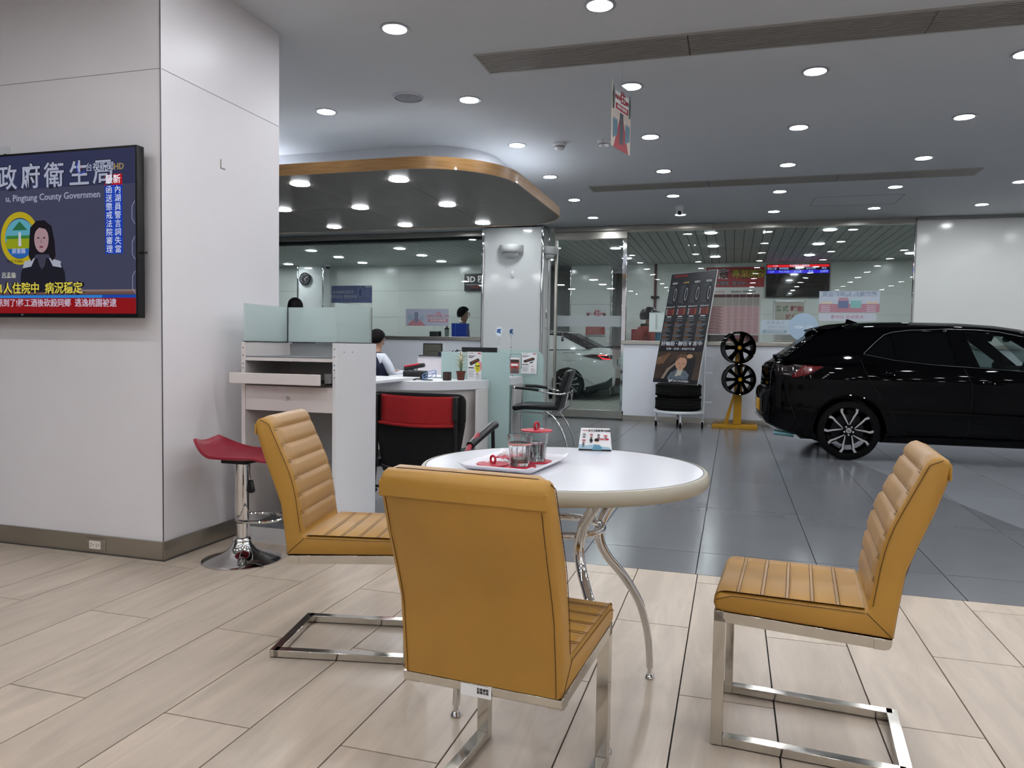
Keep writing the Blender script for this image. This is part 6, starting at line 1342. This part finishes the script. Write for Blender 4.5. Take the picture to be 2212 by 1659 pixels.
def person(label, loc, rz, H, seated=False, top=None, trousers='#23252e', arms='down', hair='short', shirt2=None, headturn=0, lean=0):
    t = thing('person', label, 'person', loc, rz)
    k = H/1.75; dz = -.45 if seated else 0
    S_ = lambda p: (p[0]*k, (p[1]+lean*max(0, p[2]-.95))*k, (p[2]+dz)*k)
    V = []; E = []; R = []
    def add(p, r, par=None):
        V.append(S_(p)); R.append(tuple(q*k for q in r) if isinstance(r, tuple) else r*k); i = len(V)-1
        if par is not None: E.append((par, i))
        return i
    pel = add((0, 0, .95), (.15, .11)); wst = add((0, 0, 1.10), (.135, .10), pel); chs = add((0, 0, 1.30), (.16, .11), wst); nb_ = add((0, -.005, 1.44), (.09, .075), chs); nb2 = add((0, .0, 1.475), (.072, .066), nb_); nk = add((0, .005, 1.52), .050, nb2)
    jw = add((0, .03, 1.575), (.060, .068), nk); hm = add((0, .012, 1.655), (.078, .095), jw); ht = add((0, .0, 1.725), (.060, .070), hm)
    for s in (-1, 1):
        sh = add((s*.17, 0, 1.41), .062, chs)
        if arms == 'down': el, wr = (s*.23, -.03, 1.13), (s*.24, .06, .90)
        elif arms == 'desk': el, wr = (s*.24, .10, 1.16), (s*.17, .36, 1.20)
        else: el, wr = (s*.23, .06, 1.16), (s*.13, .30, 1.20)
        e_ = add(el, .044, sh); w_ = add(wr, .029, e_)
        d = (Vector(wr)-Vector(el)).normalized(); pm2 = Vector(wr)+d*.06; pa = add(tuple(pm2), (.030, .018), w_)
        side_ = Vector((1, 0, 0))
        for q, off in enumerate((-.028, -.010, .009, .027)):
            f1 = pm2+d*.045+side_*off; f2 = f1+d*.032+Vector((0, 0, -.012)); a_ = add(tuple(f1), .0085, pa); add(tuple(f2), .0075, a_)
        th_ = Vector(wr)+d*.035-s*side_*.035; a_ = add(tuple(th_), .010, pa); add(tuple(th_+d*.035-s*side_*.012), .008, a_)
        hp_ = add((s*.09, 0, .90), .095, pel)
        if seated: kn_ = add((s*.12, .42, .93), .07, hp_); an = add((s*.12, .40, .54), .045, kn_); add((s*.12, .53, .49), .036, an)
        else: kn_ = add((s*.10, .02, .50), .066, hp_); an = add((s*.105, -.02, .09), .043, kn_); add((s*.11, .13, .04), .034, an)
    skinmesh('body', V, E, R, skinm, t, 0, 2)
    # clothes as slightly larger shells on the same skeleton
    def shell(nm, idx, mat, grow, sub=2):
        mp = {a: b for b, a in enumerate(idx)}; ed = [(mp[a], mp[b]) for a, b in E if a in mp and b in mp]
        rr = [tuple(q+grow*k for q in R[a]) if isinstance(R[a], tuple) else R[a]+grow*k for a in idx]
        return skinmesh(nm, [V[a] for a in idx], ed, rr, mat, t, 0, sub)
    arm0 = [i for i in range(len(V)) if abs(V[i][0]-S_((.17, 0, 1.41))[0]) < 1e-6 or abs(V[i][0]+S_((.17, 0, 1.41))[0]) < 1e-6]
    el_i = [b for a, b in E if a in arm0]; wr_i = [b for a, b in E if a in el_i]
    hips = [b for a, b in E if a == pel and b != wst]; kn_i = [b for a, b in E if a in hips]; an_i = [b for a, b in E if a in kn_i]; toe = [b for a, b in E if a in an_i]
    tm = M('cloth_'+top[1:], top, .8, nscale=15, namt=.1, bump=.2, bscale=300)
    if shirt2:
        # short sleeved shirt with a vest over it
        V2 = list(V); sm = M('cloth_'+shirt2[1:], shirt2, .75, nscale=12, namt=.05)
        mids = []
        shell('shirt', [pel, wst, chs, nb_, nb2]+arm0+el_i, sm, .014); shell('vest', [pel, wst, chs, nb_, nb2]+arm0, tm, .040)
    else: shell('jacket', [pel, wst, chs, nb_, nb2]+arm0+el_i+wr_i, tm, .032)
    shell('trousers', [pel]+hips+kn_i+an_i, M('cloth_'+trousers[1:], trousers, .8, nscale=15, namt=.1), .012)
    for i in an_i:
        tt = [b for a, b in E if a == i][0]; skinmesh('shoe', [V[i][:2]+(V[i][2]-.03,), V[tt]], [(0, 1)], [.05*k, .045*k], M('shoe_black', '#121214', .4), t, 0, 1)
    # head details, all parts of the figure
    hc = Vector(S_((0, .012, 1.655)))
    for s in (-1, 1):
        G().ell(hc+Vector((s*.079*k, -.005, -.015)), .012, .022, .032, 10, 8).obj('ear', skinm, t)
        G().ell(hc+Vector((s*.030*k, .088*k, .004)), .012, .008, .008, 10, 6).obj('eye', M('eye_white', '#d8d4cf', .3), t); G().ell(hc+Vector((s*.030*k, .0945*k, .004)), .005, .004, .006, 8, 6).obj('iris', black, t)
        G().tube([hc+Vector((s*.014, .098*k, .022)), hc+Vector((s*.045, .086*k, .024))], .004, 5).obj('eyebrow', hairm, t)
    G().loft([[hc+Vector((a*.006, .094*k, .012)) for a in (-1, 1)]+[hc+Vector((0, .10*k, .012))], [hc+Vector((a*.015, .094*k, -.034)) for a in (-1, 1)]+[hc+Vector((0, .122*k, -.034))]]).obj('nose', skinm, t)
    G().ell(hc+Vector((0, .096*k, -.062)), .024, .008, .008, 10, 6).obj('mouth', M('lips', '#8c5148', .5), t)
    if hair != 'helmet':
        def hf(u, v):
            a = 2*PI*u; th2 = v*PI*.60; fr_ = math.sin(a)      # front = +y
            lim = .70 if fr_ < -.2 else (.70-.34*max(0, fr_+.2))
            th2 = v*PI*lim; r = .108*k
            wob = .005*math.sin(a*9+v*8)+.004*math.sin(a*17-v*13)*v
            p = Vector(((r-.012+wob)*math.sin(th2)*math.cos(a), (r+.002+wob)*math.sin(th2)*math.sin(a), (r+.006)*math.cos(th2)))
            if hair == 'long' and v > .75 and fr_ < .35: p.z -= (v-.75)/.25*.26; p.x *= 1.08
            return hc+Vector((0, -.010, .012))+p
        G().grid(hf, 32, 16).obj('hair', hairm, t, solid=.016, smooth=70)
    return t, hc, k
p_, hc, k = person('seated man in navy vest and white short sleeves, seen from behind at the desk', (-4.36, 8.66, .04), math.radians(-28), 1.66, True, '#161b34', '#20242e', 'desk', 'short', '#c7cbd6')
sc0 = office_chair(-4.40, 8.58, math.radians(-28), 'navy backed office chair under the seated man', .42, .93); sc0['group'] = 'black office chairs'
sc0.children[0].data.materials[0] = M('navy_cloth', '#10142e', .8, nscale=20, namt=.15)
person('dark haired woman standing behind the frosted counter glass, only hair visible', (-5.78, 9.02, 0), math.radians(15), 1.70, False, '#3a3f52', '#1c1e26', 'down', 'long')
p_, hc, k = person('man with glasses and dark suit standing in the office behind the blue bag', (-4.70, 12.75, .03), math.radians(-75), 1.76, False, '#1c2028', '#1c2028', 'down', 'short')
for s in (-1, 1): G().tube([hc+Vector((s*.032+.024*math.cos(a), .106*k, .004+.017*math.sin(a))) for a in [2*PI*q/16 for q in range(16)]], .0016, 5, closed=True).obj('spectacle_rim', silver, p_); G().tube([hc+Vector((s*.056, .105*k, .006)), hc+Vector((s*.088, .0, .004))], .0016, 5).obj('spectacle_arm', silver, p_)
G().tube([hc+Vector((-.07, -.02, -.150)), hc+Vector((0, -.075, -.135)), hc+Vector((.07, -.02, -.150))], .014, 8).obj('shirt_collar', paper, p_)
p_, hc, k = person('man in red jacket and dark open-face helmet standing behind the low wall', (-1.52, 13.05, .03), math.radians(-58), 1.74, False, '#7e2418', '#1c1e26', 'read', 'helmet', lean=.18)
hm_ = M('helmet_graphite', '#161616', .35, coat=.15, spec=.2)
def helm(u, v):
    a = 2*PI*u; fr_ = max(0, math.sin(a)); th2 = v*PI*(.64-.20*fr_); r = .148
    return hc+Vector((0, -.012, .012))+Vector((r*.92*math.sin(th2)*math.cos(a), r*1.05*math.sin(th2)*math.sin(a), r*1.02*math.cos(th2)))
G().grid(helm, 32, 16).obj('helmet', hm_, p_, solid=.012, smooth=60)
G().grid(lambda u, v: hc+Vector(((u-.5)*.20*(1-.3*v), .125+.115*v-.05*(2*u-1)**2, .075+.03*math.cos((u-.5)*PI)-.035*v)), 10, 6).obj('helmet_peak', hm_, p_, solid=.008)
for s in (-1, 1): G().tube([hc+Vector((s*.105, .02, -.02)), hc+Vector((s*.075, .05, -.085)), hc+Vector((0, .075, -.115))], .009, 6).obj('chin_strap', black, p_)
def B2(x, y, z): return Vector((x*k, (y+.18*max(0, z-.95))*k, z*k))
G().tube([B2(-.155, -.04, 1.47), B2(-.12, .12, 1.36), B2(.02, .155, 1.18), B2(.15, .10, .98)], .020, 8).obj('shoulder_strap', black, p_)
G().tube([B2(-.10, .02, 1.49), B2(0, -.10, 1.50), B2(.10, .02, 1.49)], .030, 8).obj('collar', black, p_)
G().box(-.03, .03, -.012, .012, -.05, .05, Matrix.Translation(B2(.10, .02, 1.49)) @ Matrix.Rotation(.5, 4, 'X')).obj('collar_patch', paper, p_)
finish_texts()
